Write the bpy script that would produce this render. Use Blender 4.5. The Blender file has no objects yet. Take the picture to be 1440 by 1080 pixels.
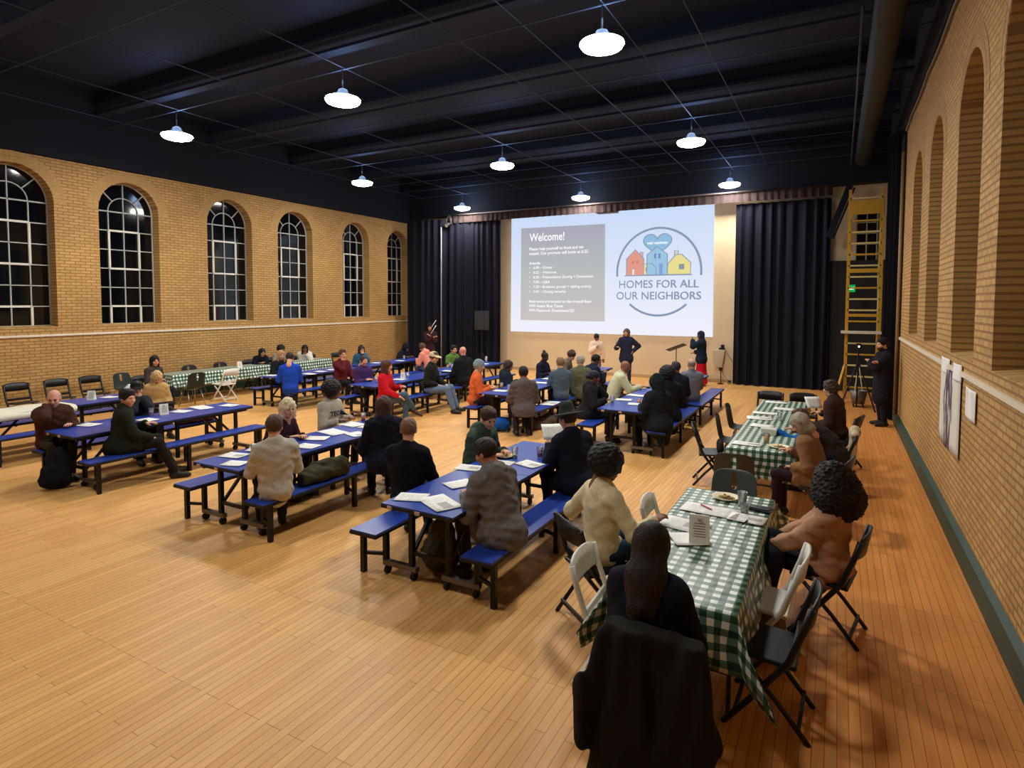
import bpy, math, random
import numpy as np
from mathutils import Vector, Matrix
random.seed(7); np.random.seed(7)
S = bpy.context.scene
COL = S.collection
PI = math.pi
def R(d): return math.radians(d)

# ------------------------------------------------------------------ helpers
def lin(c):
    o = []
    for v in c[:3]:
        v = v / 255.0
        o.append(v / 12.92 if v <= 0.04045 else ((v + 0.055) / 1.055) ** 2.4)
    return (*o, 1.0)

def newmat(name):
    m = bpy.data.materials.new(name); m.use_nodes = True
    nt = m.node_tree; nt.nodes.clear()
    out = nt.nodes.new('ShaderNodeOutputMaterial')
    b = nt.nodes.new('ShaderNodeBsdfPrincipled')
    nt.links.new(b.outputs[0], out.inputs[0])
    return m, nt, b

_mc = {}
def mat(c, rough=0.6, metal=0.0, var=0.12, scale=30.0, bump=0.0, emit=0.0, spec=0.4, name='paint'):
    key = (tuple(c), rough, metal, var, scale, bump, emit, spec)
    if key in _mc: return _mc[key]
    m, nt, b = newmat(name)
    L = nt.links
    tc = nt.nodes.new('ShaderNodeTexCoord')
    n = nt.nodes.new('ShaderNodeTexNoise'); n.inputs['Scale'].default_value = scale; n.inputs['Detail'].default_value = 3
    L.new(tc.outputs['Object'], n.inputs['Vector'])
    r = nt.nodes.new('ShaderNodeMapRange'); r.inputs[3].default_value = 1 - var; r.inputs[4].default_value = 1 + var
    L.new(n.outputs[0], r.inputs[0])
    x = nt.nodes.new('ShaderNodeVectorMath'); x.operation = 'SCALE'; x.inputs[0].default_value = lin(c)[:3]
    L.new(r.outputs[0], x.inputs[3]); L.new(x.outputs[0], b.inputs['Base Color'])
    b.inputs['Roughness'].default_value = rough; b.inputs['Metallic'].default_value = metal
    b.inputs['Specular IOR Level'].default_value = spec
    if emit:
        L.new(x.outputs[0], b.inputs['Emission Color']); b.inputs['Emission Strength'].default_value = emit
    if bump:
        bp = nt.nodes.new('ShaderNodeBump'); bp.inputs['Strength'].default_value = bump; bp.inputs['Distance'].default_value = 0.01
        L.new(n.outputs[0], bp.inputs['Height']); L.new(bp.outputs[0], b.inputs['Normal'])
    _mc[key] = m
    return m
def cloth(c): return mat(c, 0.92, 0, 0.22, 38, 0.35, spec=0.15, name='cloth')
def skinm(c): return mat(c, 0.55, 0, 0.07, 25, 0.05, name='skin')
def hairm(c): return mat(c, 0.6, 0, 0.35, 90, 0.5, spec=0.3, name='hair')

def ob(name, me, m=None, parent=None, loc=None, rotz=0.0):
    o = bpy.data.objects.new(name, me); COL.objects.link(o)
    if m is not None and me is not None:
        me.materials.clear()
        for k in (m if isinstance(m, (list, tuple)) else [m]): me.materials.append(k)
    if parent is not None: o.parent = parent
    if loc is not None: o.location = loc
    if rotz: o.rotation_euler = (0, 0, rotz)
    return o

def tag(o, label=None, cat=None, group=None, kind=None):
    if label: o['label'] = label
    if cat: o['category'] = cat
    if group: o['group'] = group
    if kind: o['kind'] = kind
    return o
def thing(name, label, cat, loc=(0, 0, 0), rotz=0.0, group=None):
    return tag(ob(name, None, None, None, loc, rotz), label, cat, group)

class MB:
    def __init__(s): s.v = []; s.f = []; s.m = []; s.u = None
    def add(s, vs, fs, mi=0):
        k = len(s.v); s.v += [tuple(p) for p in vs]
        for f in fs: s.f.append([i + k for i in f]); s.m.append(mi)
        return s
    def box(s, c, d, rot=None, mi=0):
        x, y, z = d[0] / 2, d[1] / 2, d[2] / 2
        P = [Vector((a * x, b * y, e * z)) for e in (-1, 1) for a, b in ((-1, -1), (1, -1), (1, 1), (-1, 1))]
        if rot is not None: P = [rot @ p for p in P]
        c = Vector(c)
        return s.add([p + c for p in P], [(3, 2, 1, 0), (4, 5, 6, 7), (0, 1, 5, 4), (1, 2, 6, 5), (2, 3, 7, 6), (3, 0, 4, 7)], mi)
    def bar(s, a, b, w, h=None, mi=0, up=(0, 0, 1)):
        a, b = Vector(a), Vector(b); h = h or w; d = (b - a); l = d.length; d.normalize()
        u = Vector(up)
        if abs(d.dot(u)) > 0.98: u = Vector((0, 1, 0))
        x = d.cross(u).normalized(); y = x.cross(d)
        return s.box((a + b) / 2, (w, l, h), Matrix((x, d, y)).transposed(), mi)
    def tube(s, pts, r, n=8, mi=0, close=False):
        pts = [Vector(p) for p in pts]; rings = []
        rr = r if isinstance(r, (list, tuple)) else [r] * len(pts)
        up = None
        for i, p in enumerate(pts):
            if close: d = (pts[(i + 1) % len(pts)] - pts[i - 1]).normalized()
            else: d = (pts[min(i + 1, len(pts) - 1)] - pts[max(i - 1, 0)]).normalized()
            if up is None: up = Vector((0, 0, 1)) if abs(d.z) < 0.9 else Vector((1, 0, 0))
            x = d.cross(up).normalized(); y = x.cross(d).normalized(); up = y
            rings.append([p + (x * math.cos(2 * PI * k / n) + y * math.sin(2 * PI * k / n)) * rr[i] for k in range(n)])
        vs = [v for q in rings for v in q]; fs = []
        m = len(rings)
        for i in range(m if close else m - 1):
            j = (i + 1) % m
            for k in range(n):
                fs.append((i * n + k, i * n + (k + 1) % n, j * n + (k + 1) % n, j * n + k))
        if not close: fs += [tuple(range(n - 1, -1, -1)), tuple((m - 1) * n + k for k in range(n))]
        return s.add(vs, fs, mi)
    def lathe(s, prof, n=20, c=(0, 0, 0), mi=0):
        vs = []; fs = []
        for r, z in prof:
            vs += [(c[0] + r * math.cos(2 * PI * k / n), c[1] + r * math.sin(2 * PI * k / n), c[2] + z) for k in range(n)]
        for i in range(len(prof) - 1):
            for k in range(n): fs.append((i * n + k, i * n + (k + 1) % n, (i + 1) * n + (k + 1) % n, (i + 1) * n + k))
        fs += [tuple(range(n - 1, -1, -1)), tuple((len(prof) - 1) * n + k for k in range(n))]
        return s.add(vs, fs, mi)
    def prism(s, poly, t, to3, mi=0):
        # poly in 2D, extruded by t along third axis; to3 maps (u,v,w)->xyz
        n = len(poly); vs = [to3(u, v, 0) for u, v in poly] + [to3(u, v, t) for u, v in poly]
        fs = [tuple(range(n - 1, -1, -1)), tuple(range(n, 2 * n))] + [(i, (i + 1) % n, n + (i + 1) % n, n + i) for i in range(n)]
        return s.add(vs, fs, mi)
    def ringprism(s, outer, inner, t, to3, mi=0):
        n = len(outer)
        vs = [to3(u, v, w) for w in (0, t) for P in (outer, inner) for u, v in P]
        fs = []
        for i in range(n):
            j = (i + 1) % n
            fs += [(i, n + i, n + j, j), (2 * n + i, 2 * n + j, 3 * n + j, 3 * n + i), (i, j, 2 * n + j, 2 * n + i), (n + i, 3 * n + i, 3 * n + j, n + j)]
        return s.add(vs, fs, mi)
    def mesh(s, name, smooth=False):
        me = bpy.data.meshes.new(name); me.from_pydata(s.v, [], s.f)
        me.polygons.foreach_set('material_index', s.m)
        if smooth: me.polygons.foreach_set('use_smooth', [True] * len(s.f))
        me.update(); return me
    def build(s, name, m, parent=None, loc=None, smooth=False, bevel=0.0, rotz=0.0):
        o = ob(name, s.mesh(name, smooth), m, parent, loc, rotz)
        if bevel:
            b = o.modifiers.new('b', 'BEVEL'); b.width = bevel; b.segments = 2; b.limit_method = 'ANGLE'
        return o

def grid_mesh(name, P, smooth=True, uv=None):
    nu, nv = P.shape[:2]
    idx = np.arange(nu * nv).reshape(nu, nv)
    f = np.stack([idx[:-1, :-1], idx[1:, :-1], idx[1:, 1:], idx[:-1, 1:]], -1).reshape(-1, 4)
    me = bpy.data.meshes.new(name); me.from_pydata(P.reshape(-1, 3).tolist(), [], f.tolist())
    if smooth: me.polygons.foreach_set('use_smooth', [True] * len(f))
    if uv is not None:
        l = me.uv_layers.new(name='UVMap'); li = np.empty(len(me.loops), int); me.loops.foreach_get('vertex_index', li)
        l.data.foreach_set('uv', uv.reshape(-1, 2)[li].astype(np.float32).ravel())
    me.update(); return me

def copy_thing(root, loc, rotz, label=None, group=None):
    r = root.copy(); COL.objects.link(r); r.location = loc; r.rotation_euler = (0, 0, rotz)
    if label: r['label'] = label
    if group: r['group'] = group
    for ch in list(root.children):
        c = ch.copy(); COL.objects.link(c); c.parent = r
        for g in ch.children:
            d = g.copy(); COL.objects.link(d); d.parent = c
    return r

# ------------------------------------------------------------------ special materials
def brick_mat(name, axes, c1, c2, mortar, bw, bh, bump=0.6, var=0.25, mort=0.012):
    m, nt, b = newmat(name); L = nt.links
    tc = nt.nodes.new('ShaderNodeTexCoord'); sp = nt.nodes.new('ShaderNodeSeparateXYZ'); cb = nt.nodes.new('ShaderNodeCombineXYZ')
    L.new(tc.outputs['Object'], sp.inputs[0])
    L.new(sp.outputs[axes[0]], cb.inputs[0]); L.new(sp.outputs[axes[1]], cb.inputs[1])
    br = nt.nodes.new('ShaderNodeTexBrick')
    br.inputs['Color1'].default_value = lin(c1); br.inputs['Color2'].default_value = lin(c2); br.inputs['Mortar'].default_value = lin(mortar)
    br.inputs['Scale'].default_value = 1; br.inputs['Mortar Size'].default_value = mort; br.inputs['Mortar Smooth'].default_value = 0.3
    br.inputs['Brick Width'].default_value = bw; br.inputs['Row Height'].default_value = bh; br.inputs['Bias'].default_value = 0.1
    L.new(cb.outputs[0], br.inputs['Vector'])
    n = nt.nodes.new('ShaderNodeTexNoise'); n.inputs['Scale'].default_value = 0.9; n.inputs['Detail'].default_value = 6
    L.new(tc.outputs['Object'], n.inputs['Vector'])
    r = nt.nodes.new('ShaderNodeMapRange'); r.inputs[3].default_value = 1 - var; r.inputs[4].default_value = 1 + var
    L.new(n.outputs[0], r.inputs[0])
    x = nt.nodes.new('ShaderNodeVectorMath'); x.operation = 'SCALE'; L.new(br.outputs[0], x.inputs[0]); L.new(r.outputs[0], x.inputs[3])
    L.new(x.outputs[0], b.inputs['Base Color']); b.inputs['Roughness'].default_value = 0.75; b.inputs['Specular IOR Level'].default_value = 0.3
    iv = nt.nodes.new('ShaderNodeMath'); iv.operation = 'SUBTRACT'; iv.inputs[0].default_value = 1; L.new(br.outputs['Fac'], iv.inputs[1])
    bp = nt.nodes.new('ShaderNodeBump'); bp.inputs['Strength'].default_value = bump; bp.inputs['Distance'].default_value = 0.01
    L.new(iv.outputs[0], bp.inputs['Height']); L.new(bp.outputs[0], b.inputs['Normal'])
    return m

def floor_mat():
    m, nt, b = newmat('maple_strip_floor'); L = nt.links
    tc = nt.nodes.new('ShaderNodeTexCoord'); sp = nt.nodes.new('ShaderNodeSeparateXYZ'); cb = nt.nodes.new('ShaderNodeCombineXYZ')
    L.new(tc.outputs['Object'], sp.inputs[0]); L.new(sp.outputs[1], cb.inputs[0]); L.new(sp.outputs[0], cb.inputs[1])
    br = nt.nodes.new('ShaderNodeTexBrick'); br.offset = 0.37; br.offset_frequency = 3
    br.inputs['Color1'].default_value = lin(FLOOR1); br.inputs['Color2'].default_value = lin(FLOOR2); br.inputs['Mortar'].default_value = lin(FLOOR3)
    br.inputs['Scale'].default_value = 1; br.inputs['Mortar Size'].default_value = 0.0022; br.inputs['Mortar Smooth'].default_value = 0.2
    br.inputs['Brick Width'].default_value = 1.15; br.inputs['Row Height'].default_value = 0.062; br.inputs['Bias'].default_value = -0.1
    L.new(cb.outputs[0], br.inputs['Vector'])
    mp = nt.nodes.new('ShaderNodeMapping'); mp.inputs['Scale'].default_value = (22, 1.3, 1)
    L.new(tc.outputs['Object'], mp.inputs[0])
    n = nt.nodes.new('ShaderNodeTexNoise'); n.inputs['Scale'].default_value = 1.6; n.inputs['Detail'].default_value = 6; L.new(mp.outputs[0], n.inputs['Vector'])
    n2 = nt.nodes.new('ShaderNodeTexNoise'); n2.inputs['Scale'].default_value = 0.35; n2.inputs['Detail'].default_value = 4; L.new(tc.outputs['Object'], n2.inputs['Vector'])
    r = nt.nodes.new('ShaderNodeMapRange'); r.inputs[3].default_value = 0.82; r.inputs[4].default_value = 1.18; L.new(n.outputs[0], r.inputs[0])
    r2 = nt.nodes.new('ShaderNodeMapRange'); r2.inputs[3].default_value = 0.85; r2.inputs[4].default_value = 1.15; L.new(n2.outputs[0], r2.inputs[0])
    mu = nt.nodes.new('ShaderNodeMath'); mu.operation = 'MULTIPLY'; L.new(r.outputs[0], mu.inputs[0]); L.new(r2.outputs[0], mu.inputs[1])
    # floor colour turns darker and redder towards the right wall
    rx = nt.nodes.new('ShaderNodeMapRange'); rx.inputs[1].default_value = -2.2; rx.inputs[2].default_value = 0.4; L.new(sp.outputs[0], rx.inputs[0])
    rx.inputs[3].default_value = 0.0; rx.inputs[4].default_value = 0.75
    mx = nt.nodes.new('ShaderNodeMix'); mx.data_type = 'RGBA'; mx.blend_type = 'MULTIPLY'; L.new(rx.outputs[0], mx.inputs[0])
    L.new(br.outputs[0], mx.inputs[6]); mx.inputs[7].default_value = (0.86, 0.56, 0.32, 1)
    x = nt.nodes.new('ShaderNodeVectorMath'); x.operation = 'SCALE'; L.new(mx.outputs[2], x.inputs[0]); L.new(mu.outputs[0], x.inputs[3])
    L.new(x.outputs[0], b.inputs['Base Color'])
    rr = nt.nodes.new('ShaderNodeMapRange'); rr.inputs[3].default_value = 0.34; rr.inputs[4].default_value = 0.5; L.new(n2.outputs[0], rr.inputs[0]); L.new(rr.outputs[0], b.inputs['Roughness'])
    b.inputs['Specular IOR Level'].default_value = 0.35
    bp = nt.nodes.new('ShaderNodeBump'); bp.inputs['Strength'].default_value = 0.15; bp.inputs['Distance'].default_value = 0.003
    L.new(br.outputs['Fac'], bp.inputs['Height']); bp.invert = True; L.new(bp.outputs[0], b.inputs['Normal'])
    return m
FLOOR1, FLOOR2, FLOOR3 = (236, 182, 112), (222, 162, 92), (156, 102, 52)

def gingham_mat(per=0.085):
    m, nt, b = newmat('green_gingham'); L = nt.links
    uv = nt.nodes.new('ShaderNodeUVMap'); sp = nt.nodes.new('ShaderNodeSeparateXYZ'); L.new(uv.outputs[0], sp.inputs[0])
    st = []
    for i in (0, 1):
        d = nt.nodes.new('ShaderNodeMath'); d.operation = 'DIVIDE'; d.inputs[1].default_value = per; L.new(sp.outputs[i], d.inputs[0])
        f = nt.nodes.new('ShaderNodeMath'); f.operation = 'FRACT'; L.new(d.outputs[0], f.inputs[0])
        g = nt.nodes.new('ShaderNodeMath'); g.operation = 'GREATER_THAN'; g.inputs[1].default_value = 0.5; L.new(f.outputs[0], g.inputs[0]); st.append(g)
    a = nt.nodes.new('ShaderNodeMath'); a.operation = 'ADD'; L.new(st[0].outputs[0], a.inputs[0]); L.new(st[1].outputs[0], a.inputs[1])
    h = nt.nodes.new('ShaderNodeMath'); h.operation = 'MULTIPLY'; h.inputs[1].default_value = 0.5; L.new(a.outputs[0], h.inputs[0])
    cr = nt.nodes.new('ShaderNodeValToRGB'); cr.color_ramp.interpolation = 'CONSTANT'
    e = cr.color_ramp.elements; e[0].position = 0; e[0].color = lin((240, 244, 236)); e[1].position = 0.4; e[1].color = lin((92, 128, 108))
    k = e.new(0.8); k.color = lin((26, 66, 48))
    L.new(h.outputs[0], cr.inputs[0]); L.new(cr.outputs[0], b.inputs['Base Color'])
    b.inputs['Roughness'].default_value = 0.35
    n = nt.nodes.new('ShaderNodeTexNoise'); n.inputs['Scale'].default_value = 9; n.inputs['Detail'].default_value = 3; L.new(uv.outputs[0], n.inputs['Vector'])
    bp = nt.nodes.new('ShaderNodeBump'); bp.inputs['Strength'].default_value = 0.35; bp.inputs['Distance'].default_value = 0.02; L.new(n.outputs[0], bp.inputs['Height']); L.new(bp.outputs[0], b.inputs['Normal'])
    return m

def print_mat(name, seed=0.0, pic=True):
    # white sheet with grey blocks of small print, in generated coordinates
    m, nt, b = newmat(name); L = nt.links
    tc = nt.nodes.new('ShaderNodeTexCoord'); sp = nt.nodes.new('ShaderNodeSeparateXYZ'); L.new(tc.outputs['Generated'], sp.inputs[0])
    def mth(op, a, bb=None, v=None):
        q = nt.nodes.new('ShaderNodeMath'); q.operation = op
        L.new(a, q.inputs[0])
        if bb is not None: L.new(bb, q.inputs[1])
        if v is not None: q.inputs[1].default_value = v
        return q.outputs[0]
    X, Y = sp.outputs[0], sp.outputs[1]
    row = mth('GREATER_THAN', mth('FRACT', mth('MULTIPLY', Y, v=22)), v=0.55)
    mk = mth('MULTIPLY', mth('GREATER_THAN', X, v=0.12), mth('LESS_THAN', X, v=0.85))
    mk = mth('MULTIPLY', mk, mth('GREATER_THAN', Y, v=0.1)); mk = mth('MULTIPLY', mk, mth('LESS_THAN', Y, v=0.82))
    n = nt.nodes.new('ShaderNodeTexNoise'); n.inputs['Scale'].default_value = 14; L.new(tc.outputs['Generated'], n.inputs['Vector'])
    mk = mth('MULTIPLY', mth('MULTIPLY', mk, row), mth('GREATER_THAN', n.outputs[0], v=0.45))
    mk = mth('MULTIPLY', mk, v=0.45)
    if pic:
        p = mth('MULTIPLY', mth('GREATER_THAN', X, v=0.5), mth('LESS_THAN', X, v=0.9))
        p = mth('MULTIPLY', p, mth('MULTIPLY', mth('GREATER_THAN', Y, v=0.35), mth('LESS_THAN', Y, v=0.72)))
        mk = mth('MAXIMUM', mk, mth('MULTIPLY', p, v=0.6))
    mx = nt.nodes.new('ShaderNodeMix'); mx.data_type = 'RGBA'; L.new(mk, mx.inputs[0])
    mx.inputs[6].default_value = lin((246, 246, 240)); mx.inputs[7].default_value = lin((90, 92, 96)); L.new(mx.outputs[2], b.inputs['Base Color'])
    b.inputs['Roughness'].default_value = 0.6
    return m

def emis(c, s, name='glow'):
    m = bpy.data.materials.new(name); m.use_nodes = True; nt = m.node_tree; nt.nodes.clear()
    out = nt.nodes.new('ShaderNodeOutputMaterial'); e = nt.nodes.new('ShaderNodeEmission')
    e.inputs[0].default_value = lin(c); e.inputs[1].default_value = s; nt.links.new(e.outputs[0], out.inputs[0]); return m

def glass_mat():
    m, nt, b = newmat('clear_plastic'); b.inputs['Base Color'].default_value = (0.93, 0.95, 0.97, 1)
    b.inputs['Transmission Weight'].default_value = 0.85; b.inputs['Roughness'].default_value = 0.08; b.inputs['IOR'].default_value = 1.15
    return m

BLUE = mat((36, 66, 160), 0.32, 0, 0.06, 6, name='blue_laminate')
BLACKM = mat((24, 22, 26), 0.45, 0.3, 0.1, name='black_steel')
EDGE = mat((20, 18, 22), 0.6, name='black_edging')
GREYM = mat((118, 112, 104), 0.45, 0.5, name='worn_steel')
RUBBER = mat((34, 32, 32), 0.8, name='rubber')
WHITEP = mat((226, 224, 214), 0.4, name='white_resin')
BLACKP = mat((26, 25, 26), 0.42, name='black_resin')
CHROME = mat((170, 170, 172), 0.25, 0.9, name='chrome')
PAPER = mat((244, 244, 240), 0.7, 0, 0.03, name='paper')
PRINT = print_mat('printed_sheet'); PRINT2 = print_mat('printed_sheet_plain', pic=False)
CLEAR = glass_mat()
GING = gingham_mat()
CURT = mat((26, 27, 40), 0.85, 0, 0.25, 3, spec=0.15, name='black_velour')
GLASSN = mat((7, 9, 15), 0.06, 0, 0.5, 1.5, spec=0.5, name='night_glass')
MUNT = mat((178, 182, 178), 0.5, name='painted_steel')

# ------------------------------------------------------------------ room
XL, XR, YB, YF, HC = -15.15, 1.16, 19.5, -4.5, 7.3
def struct(o, label=None): return tag(o, label, None, None, 'structure')
fl = MB(); fl.add([(XL - .5, YF, 0), (XR + .5, YF, 0), (XR + .5, YB + .6, 0), (XL - .5, YB + .6, 0)], [(0, 1, 2, 3)])
struct(fl.build('floor', floor_mat()), 'light maple strip wood floor of the hall')
CEIL = mat((22, 32, 52), 0.9, 0, 0.2, 0.6, name='black_ceiling')
ce = MB(); ce.add([(XL - .5, YF, HC), (XL - .5, YB + .6, HC), (XR + .5, YB + .6, HC), (XR + .5, YF, HC)], [(0, 1, 2, 3)])
struct(ce.build('ceiling', CEIL), 'black painted ceiling above the hanging lamps')

BRICK = brick_mat('tan_brick', (1, 2), (204, 164, 102), (188, 147, 88), (154, 118, 72), 0.21, 0.068)
BRICKLOW = brick_mat('tan_glazed_brick', (1, 2), (200, 157, 94), (195, 152, 90), (187, 144, 85), 0.2, 0.056, 0.06, 0.2, 0.005)
JAMB_SHADED = brick_mat('tan_brick_return_shaded', (0, 2), (168, 132, 82), (154, 119, 72), (118, 90, 56), 0.21, 0.068)  # same brick in darker colours, painting in the shade of the recess sides
def arched_wall(name, X, out, wins, y0, y1, zsill, zspring, zrail, ztop, depth, label):
    """wall facing the room in plane x=X; out=+1/-1 is the direction away from the room"""
    m = MB(); N = 14
    def q(pts, mi):
        pts = pts if out < 0 else pts[::-1]
        m.add(pts, [tuple(range(len(pts)))], mi)
    q([(X, y0, 0), (X, y1, 0), (X, y1, zrail), (X, y0, zrail)], 1)
    q([(X, y0, zrail), (X, y1, zrail), (X, y1, zsill), (X, y0, zsill)], 0)
    e = y0
    for a, b in wins:
        q([(X, e, zsill), (X, a, zsill), (X, a, ztop), (X, e, ztop)], 0)
        r = (b - a) / 2; c = (a + b) / 2
        arc = [(c - r * math.cos(PI * k / N), zspring + r * math.sin(PI * k / N)) for k in range(N + 1)]
        for k in range(N):
            q([(X, *arc[k]), (X, *arc[k + 1]), (X, arc[k + 1][0], ztop), (X, arc[k][0], ztop)], 0)
        line = [(a, zsill)] + arc + [(b, zsill)]
        X2 = X + out * depth
        for k in range(len(line) - 1):
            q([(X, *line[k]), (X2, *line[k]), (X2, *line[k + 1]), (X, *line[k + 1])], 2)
        q([(X, a, zsill), (X, b, zsill), (X2, b, zsill + .04), (X2, a, zsill + .04)], 0)
        e = b
    q([(X, e, zsill), (X, y1, zsill), (X, y1, ztop), (X, e, ztop)], 0)
    return struct(m.build(name, [BRICK, BRICKLOW, JAMB_SHADED]), label)

def window(n, X, out, a, b, zsill, zspring, depth):
    c, r = (a + b) / 2, (b - a) / 2; N = 20
    xg = X + out * depth
    t = ob('window_%d' % n, None, None, None, (xg, c, zsill)); struct(t, 'tall arched steel window with night dark panes')
    H = zspring - zsill
    poly = [(-r, 0)] + [(-r * math.cos(PI * k / N), H + r * math.sin(PI * k / N)) for k in range(N + 1)] + [(r, 0)]
    g = MB(); g.prism(poly, 0.012, lambda u, v, w: (out * (0.02 + w), u, v)); g.build('window_pane', GLASSN, t)
    f = MB(); xf = 0.0
    def ln(p, q, w): f.bar((xf, *p), (xf, *q), w, 0.03, up=(1, 0, 0))
    th, tk = 0.022, 0.045
    for s in (-1, 1): ln((s * r, 0), (s * r, H), tk)
    ln((-r, 0.02), (r, 0.02), tk)
    arc = lambda rr, n=N: [(xf, -rr * math.cos(PI * k / n), H + rr * math.sin(PI * k / n)) for k in range(n + 1)]
    f.tube(arc(r - .01), 0.02, 6); f.tube(arc(r * .5, 12), 0.014, 6)
    for k in range(1, 6): ln((-r, H * k / 6), (r, H * k / 6), th)
    ln((-r, H), (r, H), 0.03)
    for s in (-.5, .5): ln((s * r, 0), (s * r, H), th)
    ln((0, 0), (0, H + r), th)
    for an in (45, 135): ln((r * .5 * math.cos(R(an)), H + r * .5 * math.sin(R(an))), (r * math.cos(R(an)), H + r * math.sin(R(an))), th)
    f.build('window_frame', MUNT, t)
    v = MB()
    for z0, z1 in ((H * 3 / 6, H * 5 / 6), (0.02, H / 6)):
        for p, q in (((-.5 * r, z0), (.5 * r, z0)), ((-.5 * r, z1), (.5 * r, z1)), ((-.5 * r, z0), (-.5 * r, z1)), ((.5 * r, z0), (.5 * r, z1))):
            v.bar((xf - out * .012, *p), (xf - out * .012, *q), tk, 0.04, up=(1, 0, 0))
    v.build('window_sash', WHITEP, t)

WL = [(5.12, 6.76), (7.66, 9.06), (10.38, 11.8), (12.72, 14.1), (15.45, 16.78), (17.8, 18.98)]
WL[0] = (5.3, 6.76)
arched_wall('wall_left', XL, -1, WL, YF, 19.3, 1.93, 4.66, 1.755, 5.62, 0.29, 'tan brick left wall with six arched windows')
for i, (a, b) in enumerate(WL): window(i + 1, XL, -1, a, b, 1.93, 4.66, 0.29)
WR = [(2.55, 3.9), (4.95, 6.36), (7.15, 8.46), (9.6, 10.88), (11.8, 13.1)]
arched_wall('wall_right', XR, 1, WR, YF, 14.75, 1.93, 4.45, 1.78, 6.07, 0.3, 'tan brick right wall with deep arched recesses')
for i, (a, b) in enumerate(WR): window(i + 7, XR, 1, a, b, 1.93, 4.45, 0.3)
RA = [mat((186, 148, 92), .8, 0, .2, 6, name='arch_brick'), mat((168, 130, 80), .8, 0, .2, 6, name='arch_brick')]
def arch_ring(n, X, out, a, b, zs, rows=2):
    c, r = (a + b) / 2, (b - a) / 2; m = MB(); x = X - out * .004
    for q in range(rows):
        r0 = r + .012 + q * .12; r1 = r0 + .108; N = int(PI * r0 / .085)
        for k in range(N):
            t0, t1 = PI * (k + .07) / N, PI * (k + .93) / N
            P = [(x, c - rr * math.cos(t), zs + rr * math.sin(t)) for rr, t in ((r0, t0), (r0, t1), (r1, t1), (r1, t0))]
            m.add(P if out > 0 else P[::-1], [(0, 1, 2, 3)], (k * 7 + q) % 2)
    struct(m.build('trim_%d' % n, RA), 'rowlock brick ring over an arched opening')
for i, (a, b) in enumerate(WL): arch_ring(i + 3, XL, -1, a, b, 4.66)
for i, (a, b) in enumerate(WR): arch_ring(i + 9, XR, 1, a, b, 4.45)
BLK = mat((22, 25, 36), 0.9, name='black_soffit')
m = MB(); m.box((XL - .1, 7.5, 6.47), (.3, 24, 1.66)); struct(m.build('wall_upper_left', BLK), 'black upper wall over the left windows')
m = MB(); m.box((XR + .1, 7.5, 6.7), (.3, 24, 1.22)); struct(m.build('wall_upper_right', BLK), 'black upper wall over the right recesses')
CREAM = mat((222, 200, 164), 0.75, 0, 0.05, 2, name='cream_wall')
m = MB(); m.box((-7, YB + .1, 3.65), (18, .2, 7.3)); struct(m.build('wall_back', CREAM), 'cream end wall behind the projected slide')
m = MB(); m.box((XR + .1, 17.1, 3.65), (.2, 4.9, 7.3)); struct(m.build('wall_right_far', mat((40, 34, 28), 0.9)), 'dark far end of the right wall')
m = MB(); m.box((-7, YF - .1, 3.65), (18, .2, 7.3)); struct(m.build('wall_front', mat((150, 118, 74), 0.8)), 'brick wall behind the camera')
m = MB(); m.bar((XL + .012, YF, 1.755), (XL + .012, 19.3, 1.755), 0.03, 0.045); struct(m.build('trim_1', mat((232, 222, 200), 0.5)), 'pale rail along the left wall')
m = MB(); m.bar((XR - .012, YF, 1.775), (XR - .012, 14.7, 1.775), 0.03, 0.05); struct(m.build('trim_2', mat((232, 222, 200), 0.5)), 'pale rail along the right wall')
m = MB(); m.prism([(0, 0), (-.075, 0), (-.075, .05), (-.05, .17), (0, .2)], 19.2, lambda u, v, w: (XR + u, YF + w, v)); struct(m.build('baseboard_right', mat((34, 62, 48), 0.5, bump=.1)), 'dark green baseboard along the right wall')
m = MB(); m.prism([(0, 0), (.06, 0), (.06, .17), (0, .2)], 23.8, lambda u, v, w: (XL + u, YF + w, v)); struct(m.build('baseboard_left', mat((34, 62, 48), 0.5)))
m = MB(); m.box((-6.9, YB - .015, .05), (8.1, .03, .1)); struct(m.build('baseboard_back', mat((190, 160, 118), 0.6)))
# pipe in the right far corner and cable along the top of the right wall
m = MB(); m.tube([(XR - .05, 14.72, 0), (XR - .05, 14.72, 5.6)], 0.035, 10); tag(m.build('corner_pipe', mat((150, 120, 80), .5), None, None, True), 'thin vertical pipe at the far end of the right brick wall', 'pipe')
m = MB(); m.tube([(XR - .03, y, 6.05 - .05 * abs(math.sin(y * 1.4))) for y in np.arange(2, 14.8, .3)], 0.02, 6); tag(m.build('electrical_cord', mat((120, 104, 70), .6), None, None, True), 'cable sagging along the top of the right brick wall', 'cable')
m = MB(); m.box((-7, 19.3, 6.56), (16.3, .4, 1.5)); struct(m.build('wall_upper_back', BLK), 'black soffit above the stage opening')
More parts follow.
